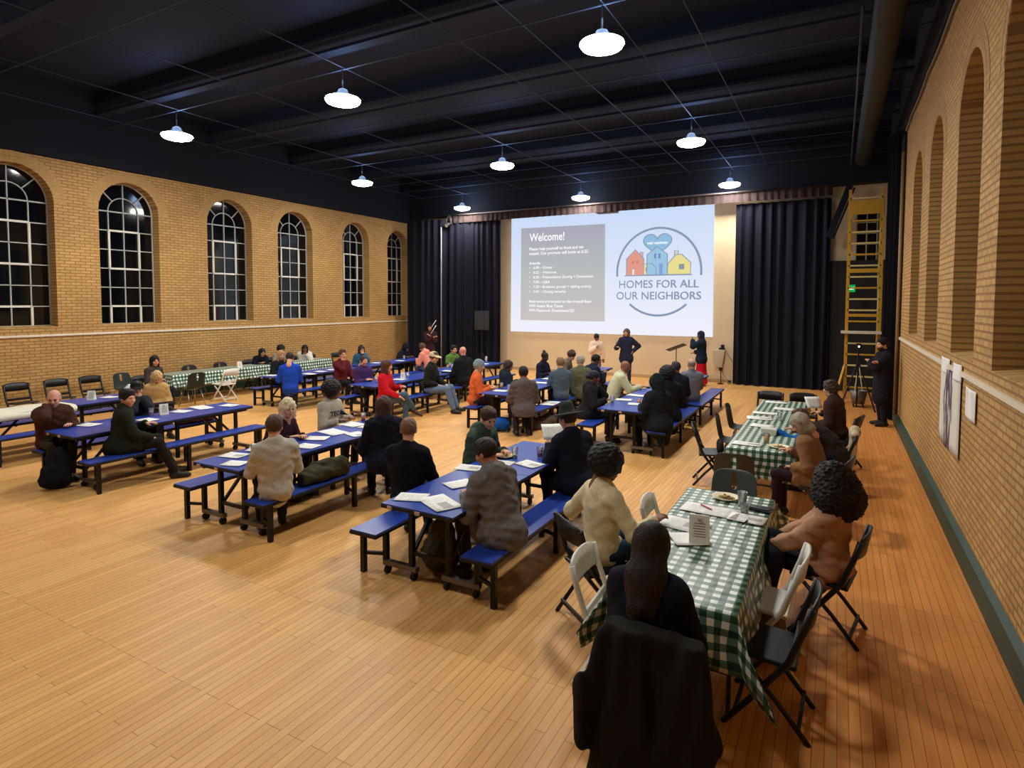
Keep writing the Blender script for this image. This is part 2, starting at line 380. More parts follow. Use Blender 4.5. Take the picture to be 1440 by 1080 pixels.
# ceiling beams, conduits and duct
m = MB()
for i, y in enumerate((1.5, 4.6, 7.7, 10.5, 13.25, 16, 18.6)):
    b = MB(); b.box((-7, y, 7.0), (16.3, .22, .06)); b.box((-7, y, 7.2), (16.3, .06, .4)); b.box((-7, y, 6.78), (16.3, .2, .05))
    struct(b.build('beam_%d' % (i + 1), CEIL), 'black steel roof beam across the hall')
COND = mat((46, 56, 76), 0.6, name='conduit')
for i, x in enumerate((-14.2, -12.2, -9.9, -7.53, -5.2, -4.1, -2.86, -1.9)):
    b = MB(); b.tube([(x, YF, 6.5), (x, YB, 6.5)], 0.009, 6); tag(b.build('ceiling_conduit', COND), ['thin ceiling pipe nearest the left wall running lengthwise', 'thin lengthwise ceiling pipe over the left lamp column', 'thin lengthwise ceiling pipe between left and middle lamp columns', 'thin lengthwise ceiling pipe over the middle lamp column', 'thin lengthwise ceiling pipe just right of the middle lamp column', 'thin lengthwise ceiling pipe just left of the right lamp column', 'thin lengthwise ceiling pipe over the right lamp column', 'thin lengthwise ceiling pipe just right of the right lamp column'][i], 'pipe', 'thin pipes under the ceiling')
for i, y in enumerate((5.0, 7.73, 10.4, 13.25, 16, 18.5)):
    b = MB(); b.tube([(XL, y, 6.46), (XR, y, 6.46)], 0.011, 6); tag(b.build('ceiling_conduit', COND), ['thin crosswise ceiling pipe in front of all the lamps', 'thin crosswise ceiling pipe over the front lamp row', 'thin crosswise ceiling pipe between front and middle lamp rows', 'thin crosswise ceiling pipe over the middle lamp row', 'thin crosswise ceiling pipe between middle and back lamp rows', 'thin crosswise ceiling pipe over the back lamp row'][i], 'pipe', 'thin pipes under the ceiling')
b = MB(); b.lathe([(.19, 0), (.19, 15.5)], 20); o = b.build('ceiling_duct', mat((44, 46, 42), .7, 0), None, None, True)
o.rotation_euler = (R(-90), 0, 0); o.location = (.5, 3.2, 6.35); tag(o, 'dark round air duct running along the ceiling by the right wall', 'duct')
b = MB(); b.tube([(.18, 8.8, 6.2), (.2, 12, 6.16), (.22, 18.9, 6.2)], .02, 6); tag(b.build('hanging_cable', COND, None, None, True), 'thin pale cable beside the dark ceiling duct', 'cable')

# ------------------------------------------------------------------ lamps
LAMP_E = emis((255, 252, 240), 26, 'lamp_glow')
lamp = None
def lamps():
    global lamp
    rows = ['front', 'middle', 'back', 'added unseen overhead']; cols = ['left', 'middle', 'right']
    for j, y in enumerate((7.73, 13.26, 18.5, 2.25)):  # last row is added out of view to brighten the foreground
        for i, x in enumerate((-12.2, -7.53, -2.86)):
            lab = 'round glowing ceiling lamp, %s row, %s column' % (rows[j], cols[i])
            if lamp is None:
                lamp = thing('pendant_lamp', lab, 'lamp', (x, y, 5.92), 0, 'round ceiling lamps')
                b = MB(); b.lathe([(.27, .04), (.28, .05), (.24, .08), (.12, .12), (.08, .2), (.04, .22)], 24); b.build('lamp_housing', mat((60, 62, 70), .5, .4), lamp, None, True)
                b = MB(); b.lathe([(.02, -.06), (.16, -.05), (.27, -.015), (.3, 0.03), (.29, .05)], 28); b.build('lamp_lens', LAMP_E, lamp, None, True)
                b = MB(); b.tube([(0, 0, .22), (0, 0, .56)], .012, 6); b.build('lamp_stem', BLACKM, lamp)
            else: copy_thing(lamp, (x, y, 5.92), 0, lab)
            L = bpy.data.lights.new('lamp_light', 'AREA'); L.shape = 'DISK'; L.size = .5; L.energy = LAMP_W[j]; L.color = (1, .95, .87)
            lo = bpy.data.objects.new('lamp_light', L); COL.objects.link(lo); lo.location = (x, y, 5.88)
            U = bpy.data.lights.new('ceiling_fill', 'POINT'); U.energy = CEIL_FILL; U.color = (.45, .66, 1); U.shadow_soft_size = .25  # added blue fill light above each lamp, only to lift the ceiling
            uo = bpy.data.objects.new('ceiling_fill', U); COL.objects.link(uo); uo.location = (x, y, 6.3)
LAMP_W = (275, 265, 150, 92); CEIL_FILL = 26
lamps()
W = bpy.data.worlds.new('W'); S.world = W; W.use_nodes = True
W.node_tree.nodes['Background'].inputs[0].default_value = (.5, .6, .85, 1); W.node_tree.nodes['Background'].inputs[1].default_value = 0.075

# ------------------------------------------------------------------ camera
def camera():
    p, y, r, f, cy = 5.10585817e-02, 4.99657924e-01, 2.40457449e-03, 837.588, 467.92
    fw = Vector((-math.sin(y), math.cos(y), 0)); rt = Vector((math.cos(y), math.sin(y), 0)); up = Vector((0, 0, 1))
    f2 = fw * math.cos(p) - up * math.sin(p); u2 = up * math.cos(p) + fw * math.sin(p)
    r2 = rt * math.cos(r) + u2 * math.sin(r); u3 = u2 * math.cos(r) - rt * math.sin(r)
    c = bpy.data.cameras.new('camera'); c.sensor_width = 36; c.lens = f / 1440 * 36; c.shift_y = -(540 - cy) / 1440; c.clip_start = .05
    o = bpy.data.objects.new('camera', c); COL.objects.link(o)
    M = Matrix((r2, u3, -f2)).transposed().to_4x4(); M.translation = (0, 0, 2.5); o.matrix_world = M
    S.camera = o
camera()
S.view_settings.view_transform = 'Standard'; S.view_settings.look = 'None'; S.view_settings.exposure = 0.28

# ------------------------------------------------------------------ furniture
def bench_table():
    t = thing('bench_table', 'x', 'table')
    L = 2.7; hw = .38
    for k in (0, 1):
        y0 = .0 + k * (L / 2 + .004); y1 = y0 + L / 2 - .004
        b = MB(); b.box((0, (y0 + y1) / 2, .728), (2 * hw, y1 - y0, .012)); top = b.build('tabletop', BLUE, t)
        b = MB(); b.box((0, (y0 + y1) / 2, .707), (2 * hw + .012, y1 - y0 + .004, .03)); b.build('table_edging', EDGE, top, None, False, .004)
        b = MB()
        for s in (-1, 1): b.bar((s * .3, y0 + .06, .675), (s * .3, y1 - .06, .675), .03, .04)
        b.bar((-.3, y0 + .1, .675), (.3, y0 + .1, .675), .03, .04); b.bar((-.3, y1 - .1, .675), (.3, y1 - .1, .675), .03, .04)
        b.build('table_frame', BLACKM, t)
    b = MB()
    for x in (-.28, .02): b.box((x, -.008, .708), (.05, .012, .028))
    b.build('table_latch', mat((190, 160, 150), .5), t)
    for y in (.2, L / 2 - .14, L / 2 + .14, L - .2):
        for s in (-1, 1):
            b = MB(); b.bar((s * .2, y, .1), (s * .2, y, .67), .045, .045)
            lg = b.build('table_leg', BLACKM, t)
        sg = 1 if y < L / 2 else -1
        b = MB()
        b.bar((-.2, y, .25), (.2, y, .25), .025, .04)
        if y < .5 or y > L - .5:
            for s in (-1, 1): b.bar((s * .2, y, .22), (s * .2, y + sg * .42, .66), .03, .03)
        b.build('leg_brace', BLACKM, t)
    for s in (-1, 1):
        xc = s * .6
        b = MB(); b.box((xc, L / 2, .425), (.3, L, .012)); be = b.build('bench_seat', BLUE, t)
        b = MB(); b.box((xc, L / 2, .404), (.312, L + .012, .03)); b.build('bench_edging', EDGE, be, None, False, .004)
        for y in (.12, L / 2, L - .12):
            b = MB(); b.bar((xc + s * .1, y, 0.0), (xc + s * .1, y, .39), .045, .045); b.build('bench_leg', BLACKM, t)
            b = MB(); b.bar((xc - s * .1, y + .08, 0.1), (xc - s * .1, y + .08, .39), .045, .045); b.build('bench_leg', BLACKM, t)
            b = MB(); b.bar((xc + s * .1, y, .18), (xc - s * .1, y + .08, .18), .025, .03); b.build('leg_brace', BLACKM, t)
        for y in (.2, L - .2):
            b = MB(); b.bar((s * .14, y, .105), (s * .52, y, .105), .05, .045); ru = b.build('floor_runner', GREYM, t)
            for x in (.18, .48):
                b = MB(); b.tube([(s * x - .015, y, .04), (s * x + .015, y, .04)], .04, 12); b.box((s * x, y, .075), (.04, .03, .03)); b.build('caster', RUBBER, ru)
    return t

BT = bench_table(); _first = True
TABLES = {}
def place_table(key, x, y, label):
    global _first
    g = 'blue bench tables'
    if _first: BT.location = (x, y, 0); BT['label'] = label; BT['group'] = g; _first = False
    else: copy_thing(BT, (x, y, 0), 0, label, g)
    TABLES[key] = (x, y)
place_table('T1', -3.1, 3.98, 'blue bench table nearest the camera, front centre of hall')
place_table('T2', -5.82, 4.02, 'blue bench table with the red cup, second from front centre')
place_table('T3', -9.05, 4.0, 'blue bench table beside the bald man in brown jacket')
place_table('T4', -11.7, 3.95, 'blue bench table under a long white paper banner at far left')
place_table('T5', -11.6, 9.45, 'blue bench table where the man in bright blue sweater sits')
place_table('T6', -8.76, 9.45, 'blue bench table where the woman in red sweater sits')
place_table('T7', -5.7, 9.8, 'blue bench table where the orange shirt person sits')
place_table('T8', -3.1, 9.35, 'blue bench table with orange drink before hooded dark figure')
place_table('T9', -8.9, 12.45, 'blue bench table empty at its end beside left stage curtain')
place_table('T10', -5.7, 12.75, 'blue bench table nearest the woman in white blouse standing')
place_table('T11', -11.6, 12.4, 'blue bench table where person in pink hoodie leans over')
place_table('T12', -3.1, 12.3, 'blue bench table nearest music stand with an empty bench end')

def fold_chair(label, M):
    """resin folding chair facing +y, seat centre at origin"""
    t = thing('folding_chair', label, 'chair')
    for s in (-1, 1):
        b = MB(); x = s * .215
        b.tube([(x, -.27, .80), (x, -.235, .68), (x, -.16, .47), (x, .02, .22), (x, .19, .0)], [.022, .02, .02, .018, .018], 8)
        b.build('side_rail', M, t, None, True)
    for s in (-1, 1):
        b = MB(); b.tube([(s * .185, .1, .40), (s * .185, -.1, .2), (s * .185, -.27, .0)], .016, 8); b.build('rear_leg', M, t, None, True)
    b = MB(); n = 12; top = []; bot = []
    P = [(-.215 + .43 * k / n) for k in range(n + 1)]
    vs = []; 
    for w in (0, 1):
        for k, x in enumerate(P):
            cv = .03 * (1 - (x / .215) ** 2)
            zt = .80 + .03 * (1 - (x / .215) ** 4); zb = .67 - .012 * (1 - (x / .215) ** 2)
            vs += [(x, -.262 - cv - w * .018, zt), (x, -.232 - cv - w * .018, zb)]
    fs = []; m = 2 * (n + 1)
    for k in range(n):
        a = 2 * k; fs += [(a, a + 1, a + 3, a + 2), (m + a, m + a + 2, m + a + 3, m + a + 1), (a, a + 2, m + a + 2, m + a), (a + 1, m + a + 1, m + a + 3, a + 3)]
    fs += [(0, m, m + 1, 1), (2 * n, 2 * n + 1, m + 2 * n + 1, m + 2 * n)]
    b.add(vs, fs); b.build('backrest', M, t, None, True)
    b = MB(); b.bar((-.21, -.178, .50), (.21, -.178, .50), .02, .05); b.build('back_bar', M, t, None, False, .005)
    b = MB(); b.box((0, .0, .435), (.40, .40, .028), Matrix.Rotation(R(3), 3, 'X')); b.build('seat', M, t, None, False, .012)
    for y, z in ((.13, .075), (-.215, .075)):
        b = MB(); b.bar((-.2, y, z), (.2, y, z), .02, .03); b.build('stretcher', M, t)
    return t

def shell_chair(label, col):
    """one-piece plastic shell with an oval hole in the back, steel legs; faces +y"""
    t = thing('shell_chair', label, 'chair')
    M = mat(col, .5, name='moulded_plastic')
    prof = [(.21, .41), (.2, .44), (.1, .445), (0, .44), (-.1, .435), (-.17, .45), (-.205, .5), (-.22, .56), (-.235, .64), (-.25, .72), (-.26, .79), (-.275, .83)]
    nu = 17; V = np.zeros((len(prof), nu, 3))
    for i, (y, z) in enumerate(prof):
        f = i / (len(prof) - 1); w = .2 + .02 * math.sin(f * PI) - (.04 if i == len(prof) - 1 else 0)
        for j in range(nu):
            u = j / (nu - 1) * 2 - 1
            V[i, j] = (u * w, y + (.035 * u * u if i > 5 else 0), z + (.02 * u * u if i < 6 else 0) - (.02 * u ** 4 if i > 9 else 0))
    fs = []; idx = lambda i, j: i * nu + j
    for i in range(len(prof) - 1):
        for j in range(nu - 1):
            if i == 8 and 7 <= j <= 8 or i == 9 and 7 <= j <= 8: continue
            fs.append((idx(i, j), idx(i + 1, j), idx(i + 1, j + 1), idx(i, j + 1)))
    me = bpy.data.meshes.new('seat_shell'); me.from_pydata(V.reshape(-1, 3).tolist(), [], fs); me.polygons.foreach_set('use_smooth', [True] * len(fs))
    o = ob('seat_shell', me, M, t); s = o.modifiers.new('s', 'SOLIDIFY'); s.thickness = .012; s2 = o.modifiers.new('u', 'SUBSURF'); s2.levels = 1; s2.render_levels = 1
    for s in (-1, 1):
        b = MB(); b.tube([(s * .15, .12, .42), (s * .2, .2, 0)], .012, 8); b.build('leg', CHROME, t, None, True)
        b = MB(); b.tube([(s * .15, -.1, .42), (s * .2, -.24, 0)], .012, 8); b.build('leg', CHROME, t, None, True)
    b = MB(); b.tube([(-.16, .1, .415), (.16, .1, .415)], .011, 6); b.tube([(-.16, -.09, .415), (.16, -.09, .415)], .011, 6); b.build('seat_frame', CHROME, t)
    return t
_proto = {}
def chair(kind, x, y, face, label, group=None):
    g = group or {'black': 'black folding chairs', 'white': 'white folding chairs'}.get(kind, 'plastic shell chairs')
    rz = R(face - 90)
    if kind not in _proto:
        if kind == 'black': c = fold_chair(label, BLACKP)
        elif kind == 'white': c = fold_chair(label, WHITEP)
        else: c = shell_chair(label, {'green': (30, 40, 34), 'grey': (78, 86, 88), 'taupe': (70, 68, 60), 'dark': (26, 27, 28)}[kind])
        c.location = (x, y, 0); c.rotation_euler = (0, 0, rz); c['group'] = g; _proto[kind] = c; return c
    return copy_thing(_proto[kind], (x, y, 0), rz, label, g)
# along the left wall
chair('black', -14.5, 5.80, 2, 'black folding chair furthest left along the left brick wall')
chair('black', -14.52, 6.5, -3, 'black folding chair second from left along the left wall')
chair('black', -14.5, 7.17, 0, 'black folding chair third from left, next to the green shell chair by the wall')
chair('green', -14.5, 7.86, 8, 'dark green shell chair by the left wall with a leaflet on it')
chair('dark', -14.74, 9.65, 0, 'dark chair back rising behind the long gingham wall table, left one')
chair('dark', -14.74, 10.55, 0, 'dark chair back rising behind gingham wall table beside a white table tent')
chair('green', -13.5, 8.75, 178, 'dark green shell chair in front of the long gingham wall table')
chair('white', -13.52, 9.62, 186, 'white folding chair in front of the long gingham wall table')
chair('black', -14.62, 13.62, -5, 'black folding chair beside the white cardigan woman by the left wall')
chair('black', -14.62, 11.4, 0, 'black folding chair under the dark haired woman by the left wall')
chair('black', -14.62, 12.15, 0, 'black folding chair under the person with round black hair by the wall')
chair('black', -14.62, 12.85, -10, 'black folding chair under the white cardigan woman')
chair('black', -14.3, 14.5, -5, 'black folding chair near the wall behind the blue jacket woman')
chair('black', -13.5, 7.75, 10, 'black folding chair at the left end of the gingham wall table')
# right gingham tables
chair('black', -1.45, 8.5, 12, 'black open folding chair at the left corner of the far gingham table')
chair('dark', -1.3, 9.3, 5, 'black rounded shell chair on the left side of the far gingham table, nearer one')
chair('dark', -1.32, 10.35, 0, 'black shell chair with pale hole, further along the left of the far gingham table')
chair('black', -1.08, 11.95, 268, 'black folding chair at the left of the far gingham table end')
chair('black', -.48, 12.0, 278, 'black folding chair at the right of the far gingham table end')
chair('taupe', -.98, 7.2, 92, 'dark taupe shell chair at the near end of the far gingham table')
chair('grey', -.86, 6.0, 270, 'blue grey shell chair at the far end of the near gingham table')
chair('white', -1.13, 5.02, 4, 'white folding chair on the left side of the near gingham table, further one')
chair('white', -1.2, 3.71, 2, 'white folding chair on the left side of the near gingham table, nearer one')
chair('black', -1.62, 4.4, 50, 'black folding chair under the person in the cream sweater')
chair('white', -.42, 4.42, 178, 'white folding chair on the right side of the near gingham table')
chair('black', -.34, 3.84, 178, 'black empty folding chair nearest the camera, right of the near gingham table')
chair('black', -.04, 5.08, 170, 'black folding chair under the curly haired woman')
chair('black', -.77, 3.14, 92, 'black folding chair under the long haired woman, hung with a black coat')
chair('black', -.1, 7.42, 170, 'black folding chair under the grey haired person in brown blazer')
chair('black', .0, 9.0, 178, 'black folding chair with a pale coat hung over its back')
chair('black', .08, 10.3, 165, 'black folding chair under the man in dark brown jacket')

# tables with gingham cloths
def cloth_table(x0, x1, y0, y1, label, cl_label, over, ends=(.3, .3), n_tab=1, seed=1, corner=0.0):
    Z = .73
    LY = (y1 - y0) / n_tab
    for k in range(n_tab):
        t = thing('folding_table', label if n_tab == 1 else label + [' nearer half', ' further half'][k], 'table', ((x0 + x1) / 2, y0 + LY * (k + .5), 0))
        w, l = (x1 - x0) - .02, LY - .03
        b = MB(); b.box((0, 0, Z - .03), (w, l, .04)); b.build('tabletop', mat((190, 186, 176), .5), t, None, False, .006)
        for s in (-1, 1):
            for q in (-1, 1):
                b = MB(); b.tube([(q * (w / 2 - .06), s * (l / 2 - .25), Z - .05), (q * (w / 2 - .06), s * (l / 2 - .2), 0)], .014, 8); b.build('leg', mat((90, 90, 92), .4, .6), t, None, True)
            b = MB(); b.bar((-(w / 2 - .06), s * (l / 2 - .22), .25), (w / 2 - .06, s * (l / 2 - .22), .25), .02, .02); b.build('leg_brace', mat((90, 90, 92), .4, .6), t)
    W, L = x1 - x0, y1 - y0; st = .035
    us = np.arange(-over[0], W + over[1] + st, st); vs = np.arange(-ends[0], L + ends[1] + st, st)
    U, V = np.meshgrid(us, vs, indexing='ij')
    ox = np.where(U < 0, -U, np.where(U > W, U - W, 0)); oy = np.where(V < 0, -V, np.where(V > L, V - L, 0))
    sx = np.where(U < 0, -1., np.where(U > W, 1., 0)); sy = np.where(V < 0, -1., np.where(V > L, 1., 0))
    both = (ox > 0) & (oy > 0)
    drop = np.maximum(ox, oy) + np.where(both, np.minimum(ox, oy) * .22, 0)
    wav = np.sin((U + V) * 17 + seed) * .5 + np.sin((U - V) * 9 + seed * 2.3) * .5
    fl = drop * (.14 + .1 * wav)
    cflare = np.where(both, np.minimum(ox, oy) * .45, 0)
    X = x0 + np.clip(U, 0, W) + sx * (fl * (ox > 0) + cflare)
    Y = y0 + np.clip(V, 0, L) + sy * (fl * (oy > 0) + cflare)
    X = X + np.where((oy > 0) & (ox == 0), wav * .03 * np.minimum(drop * 4, 1), 0)
    Y = Y + np.where((ox > 0) & (oy == 0), wav * .03 * np.minimum(drop * 4, 1), 0)
    wr = .004 * np.sin(U * 31 + 3 * np.sin(V * 7)) * np.exp(-((U - W * .7) ** 2 + (V - L * .45) ** 2) / .12)
    Zz = Z + .004 + np.maximum(wr, 0) - drop
    Zz = np.maximum(Zz, .012)
    P = np.stack([X, Y, Zz], -1)
    o = ob('tablecloth', grid_mesh('tablecloth', P, True, np.stack([U, V], -1)), GING)
    s = o.modifiers.new('s', 'SOLIDIFY'); s.thickness = .003; s.offset = 1
    return tag(o, cl_label, 'tablecloth', 'gingham tablecloths')
cloth_table(-1.21, -.45, 3.48, 5.75, 'folding table under the near gingham cloth at lower right', 'green and white gingham cloth nearest camera, its corner trailing toward the floor', (.22, .32), (.32, .22), 1, 1)
cloth_table(-1.16, -.42, 7.62, 11.72, 'folding table under the far gingham cloth,', 'green and white gingham cloth on the far right table', (.12, .2), (.34, .2), 2, 2)
cloth_table(-14.6, -13.92, 8.55, 11.35, 'folding table under the long gingham cloth by the left wall', 'green and white gingham cloth on long table by the left wall', (.2, .3), (.3, .3), 1, 3)
cloth_table(-14.45, -13.85, 11.75, 13.55, 'folding table before the white cardigan woman by the left wall', 'green and white gingham cloth before the white cardigan woman', (.2, .3), (.3, .3), 1, 4)

# ------------------------------------------------------------------ implicit surfaces for bodies, clothes and bags
f32 = np.float32
def A(*v): return np.array(v, dtype=f32)
class SDF:
    def __init__(s): s.p = []; s.c = []; s.n = None
    def rc(s, a, b, ra, rb, D=None, q=1.0, k=.03, cut=None): s.p.append(('c', np.array(a, f32), np.array(b, f32), ra, rb, None if D is None else np.array(D, f32), q, k, cut)); return s
    def el(s, c, r, k=.02, M=None, sub=False): s.p.append(('s' if sub else 'e', np.array(c, f32), np.array(r, f32), k, M)); return s
    def cut(s, p, n): s.c.append((np.array(p, f32), np.array(n, f32))); return s
    def noise(s, amp, fr, seed=0., dirz=1.0): s.n = (amp, fr, seed, dirz); return s
    def ev(s, P):
        d = None
        for q in s.p:
            if q[0] == 'c':
                _, a, b, ra, rb, D, qq, k, cut = q
                pa = P - a; ba = b - a
                if D is not None:
                    e = 1 / qq - 1
                    pa = pa + (pa @ D)[..., None] * (e * D); ba = ba + (ba @ D) * e * D
                t = np.clip(pa @ ba / (ba @ ba + 1e-9), 0, 1)
                v = pa - t[..., None] * ba
                x = np.sqrt((v * v).sum(-1)) - (ra + (rb - ra) * t)
                if D is not None: x = x * (.5 + .5 * qq)
                if cut is not None: x = np.maximum(x, (P - np.array(cut[0], f32)) @ np.array(cut[1], f32))
            else:
                _, c, r, k, M = q
                p = P - c
                if M is not None: p = p @ M
                k0 = np.sqrt(((p / r) ** 2).sum(-1)); k1 = np.sqrt(((p / (r * r)) ** 2).sum(-1)) + 1e-6
                x = k0 * (k0 - 1) / k1
            if d is None: d = x
            elif q[0] == 's':
                h = np.maximum(k - np.abs(d + x), 0) / k; d = np.maximum(d, -x) + h * h * k * .25
            else:
                h = np.maximum(k - np.abs(d - x), 0) / k; d = np.minimum(d, x) - h * h * k * .25
        if s.n:
            a, fr, sd, dz = s.n
            X, Y, Z = P[..., 0] * fr, P[..., 1] * fr, P[..., 2] * fr * dz
            d = d + a * (np.sin(X + 1.7 * np.sin(Z * 1.3 + sd) + sd) * np.sin(Y * 1.1 + 1.4 * np.sin(X * .7) + 2 * sd) + .7 * np.sin(Z * 1.6 + 2.1 * np.sin(X * .8 + Y * .6 + sd) + 3 * sd))
        for p, n in s.c: d = np.maximum(d, (P - p) @ n)
        return d
    def bounds(s):
        lo, hi = np.full(3, 9e9), np.full(3, -9e9)
        for q in s.p:
            if q[0] == 'c':
                r = max(q[3], q[4])
                for e in (q[1], q[2]): lo = np.minimum(lo, e - r); hi = np.maximum(hi, e + r)
            elif q[0] == 'e':
                r = q[2] if q[4] is None else np.full(3, q[2].max()); lo = np.minimum(lo, q[1] - r); hi = np.maximum(hi, q[1] + r)
        return lo, hi
    def mesh(s, h):
        lo, hi = s.bounds(); pad = h * 2.2 + (s.n[0] * 2 if s.n else 0) + .012
        lo = lo - pad; hi = hi + pad
        n = np.maximum(np.ceil((hi - lo) / h).astype(int) + 1, 4)
        ax = [(lo[i] + h * np.arange(n[i])).astype(f32) for i in range(3)]
        P = np.stack(np.meshgrid(*ax, indexing='ij'), -1)
        return surfnet(s.ev(P.reshape(-1, 3)).reshape(n), lo, h)

def surfnet(D, org, h):
    s = D < 0
    c = np.zeros(np.array(D.shape) - 1, np.int8)
    for i in (0, 1):
        for j in (0, 1):
            for k in (0, 1): c += s[i:D.shape[0] - 1 + i, j:D.shape[1] - 1 + j, k:D.shape[2] - 1 + k]
    mk = (c > 0) & (c < 8); ijk = np.argwhere(mk)
    idx = np.full(mk.shape, -1); idx[mk] = np.arange(len(ijk))
    sm = np.zeros((len(ijk), 3)); ct = np.zeros(len(ijk))
    for a in range(3):
        b_, c_ = (a + 1) % 3, (a + 2) % 3
        for u in (0, 1):
            for v in (0, 1):
                o = np.zeros(3, int); o[b_] = u; o[c_] = v; e = o.copy(); e[a] = 1
                pa = ijk + o; pb = ijk + e
                da = D[pa[:, 0], pa[:, 1], pa[:, 2]]; db = D[pb[:, 0], pb[:, 1], pb[:, 2]]
                x = (da < 0) != (db < 0); t = np.where(x, da / np.where(x, da - db, 1), 0)
                q = o + t[:, None] * (e - o); sm += np.where(x[:, None], q, 0); ct += x
    V = org + h * (ijk + sm / ct[:, None]); F = []
    for a in range(3):
        b_, c_ = (a + 1) % 3, (a + 2) % 3
        sl0 = [slice(None)] * 3; sl1 = [slice(None)] * 3; sl0[a] = slice(0, -1); sl1[a] = slice(1, None)
        x = s[tuple(sl0)] != s[tuple(sl1)]
        w = np.argwhere(x); w = w[(w[:, b_] > 0) & (w[:, c_] > 0) & (w[:, b_] < D.shape[b_] - 1) & (w[:, c_] < D.shape[c_] - 1)]
        if not len(w): continue
        eb = np.zeros(3, int); eb[b_] = 1; ec = np.zeros(3, int); ec[c_] = 1
        g = lambda p: idx[p[:, 0], p[:, 1], p[:, 2]]
        Q = np.stack([g(w - eb - ec), g(w - ec), g(w), g(w - eb)], -1)
        ins = s[w[:, 0], w[:, 1], w[:, 2]]
        Q[~ins] = Q[~ins][:, ::-1]; F.append(Q)
    return V, np.concatenate(F)
def np_mesh(name, VF, T=None):
    """VF: list of (V,F); T: optional list of 4x4"""
    vs, fs, k = [], [], 0
    for V, F in VF: vs.append(V); fs.append(F + k); k += len(V)
    V = np.concatenate(vs).astype(np.float32); F = np.concatenate(fs).astype(np.int32)
    me = bpy.data.meshes.new(name)
    me.vertices.add(len(V)); me.vertices.foreach_set('co', V.ravel())
    me.loops.add(4 * len(F)); me.loops.foreach_set('vertex_index', F.ravel())
    me.polygons.add(len(F)); me.polygons.foreach_set('loop_start', np.arange(0, 4 * len(F), 4, dtype=np.int32))
    me.polygons.foreach_set('use_smooth', np.ones(len(F), bool))
    me.update(calc_edges=True); return me
def xf(VF, M3, t, sc=1.0): V, F = VF; return (V * sc) @ np.array(M3, float).T + np.array(t, float), (F if np.linalg.det(np.array(M3, float)) > 0 else F[:, ::-1])

_tc = {}
def tmpl(key, fn):
    if key not in _tc: _tc[key] = fn()
    return _tc[key]
def head_t(kind='m'):
    s = SDF(); w = 1.0 if kind == 'm' else .95
    s.el((0, -.014, .03), (.077 * w, .098, .09))
    s.el((0, .03, -.042), (.057 * w, .06, .076), .04)
    s.rc((0, .058, -.096), (0, .05, -.09), .022, .026, k=.03)
    s.el((0, .062, .022), (.05, .034, .02), .03)
    for e in (-1, 1):
        s.el((e * .031, .094, .002), (.017, .014, .012), .018, None, True)
        s.el((e * .04, .07, -.03), (.022, .02, .022), .03)
        s.el((e * .078 * w, -.006, -.008), (.01, .022, .034), .012)
    s.rc((0, .089, .012), (0, .108, -.03), .009, .0135, k=.014)
    s.rc((-.016, .087, -.066), (.016, .087, -.066), .009, .009, k=.012)
    s.rc((0, -.025, -.06), (0, -.05, -.2), .054 * w, .058 * w, k=.03)
    return s.mesh(.0075)
def hand_t(curl):
    s = SDF()
    s.rc((0, .0, 0), (0, .03, 0), .027, .03, (0, 0, 1), .6, .02)
    s.rc((-.012, .04, 0), (-.014, .085, 0), .03, .027, (0, 0, 1), .42, .02)
    s.rc((.014, .035, 0), (.016, .078, 0), .028, .024, (0, 0, 1), .42, .02)
    for x, y, L, sp in ((-.031, .088, .068, -.12), (-.0105, .093, .077, -.03), (.0105, .09, .072, .05), (.03, .081, .056, .14)):
        p = np.array((x, y, 0.)); an = .25 * curl
        for k, (f, r0, r1) in enumerate(((.44, .0092, .0086), (.32, .0086, .008), (.24, .008, .0066))):
            d = np.array((math.sin(sp), math.cos(sp) * math.cos(an), -math.sin(an))); n = p + d * L * f
            s.rc(p, n, r0, r1, k=.006); p = n; an += .75 * curl
    s.rc((-.02, .022, -.006), (-.05, .052, -.016), .015, .0115, k=.018)
    s.rc((-.05, .052, -.016), (-.054, .085, -.024 - .012 * curl), .011, .008, k=.006)
    return s.mesh(.0052)

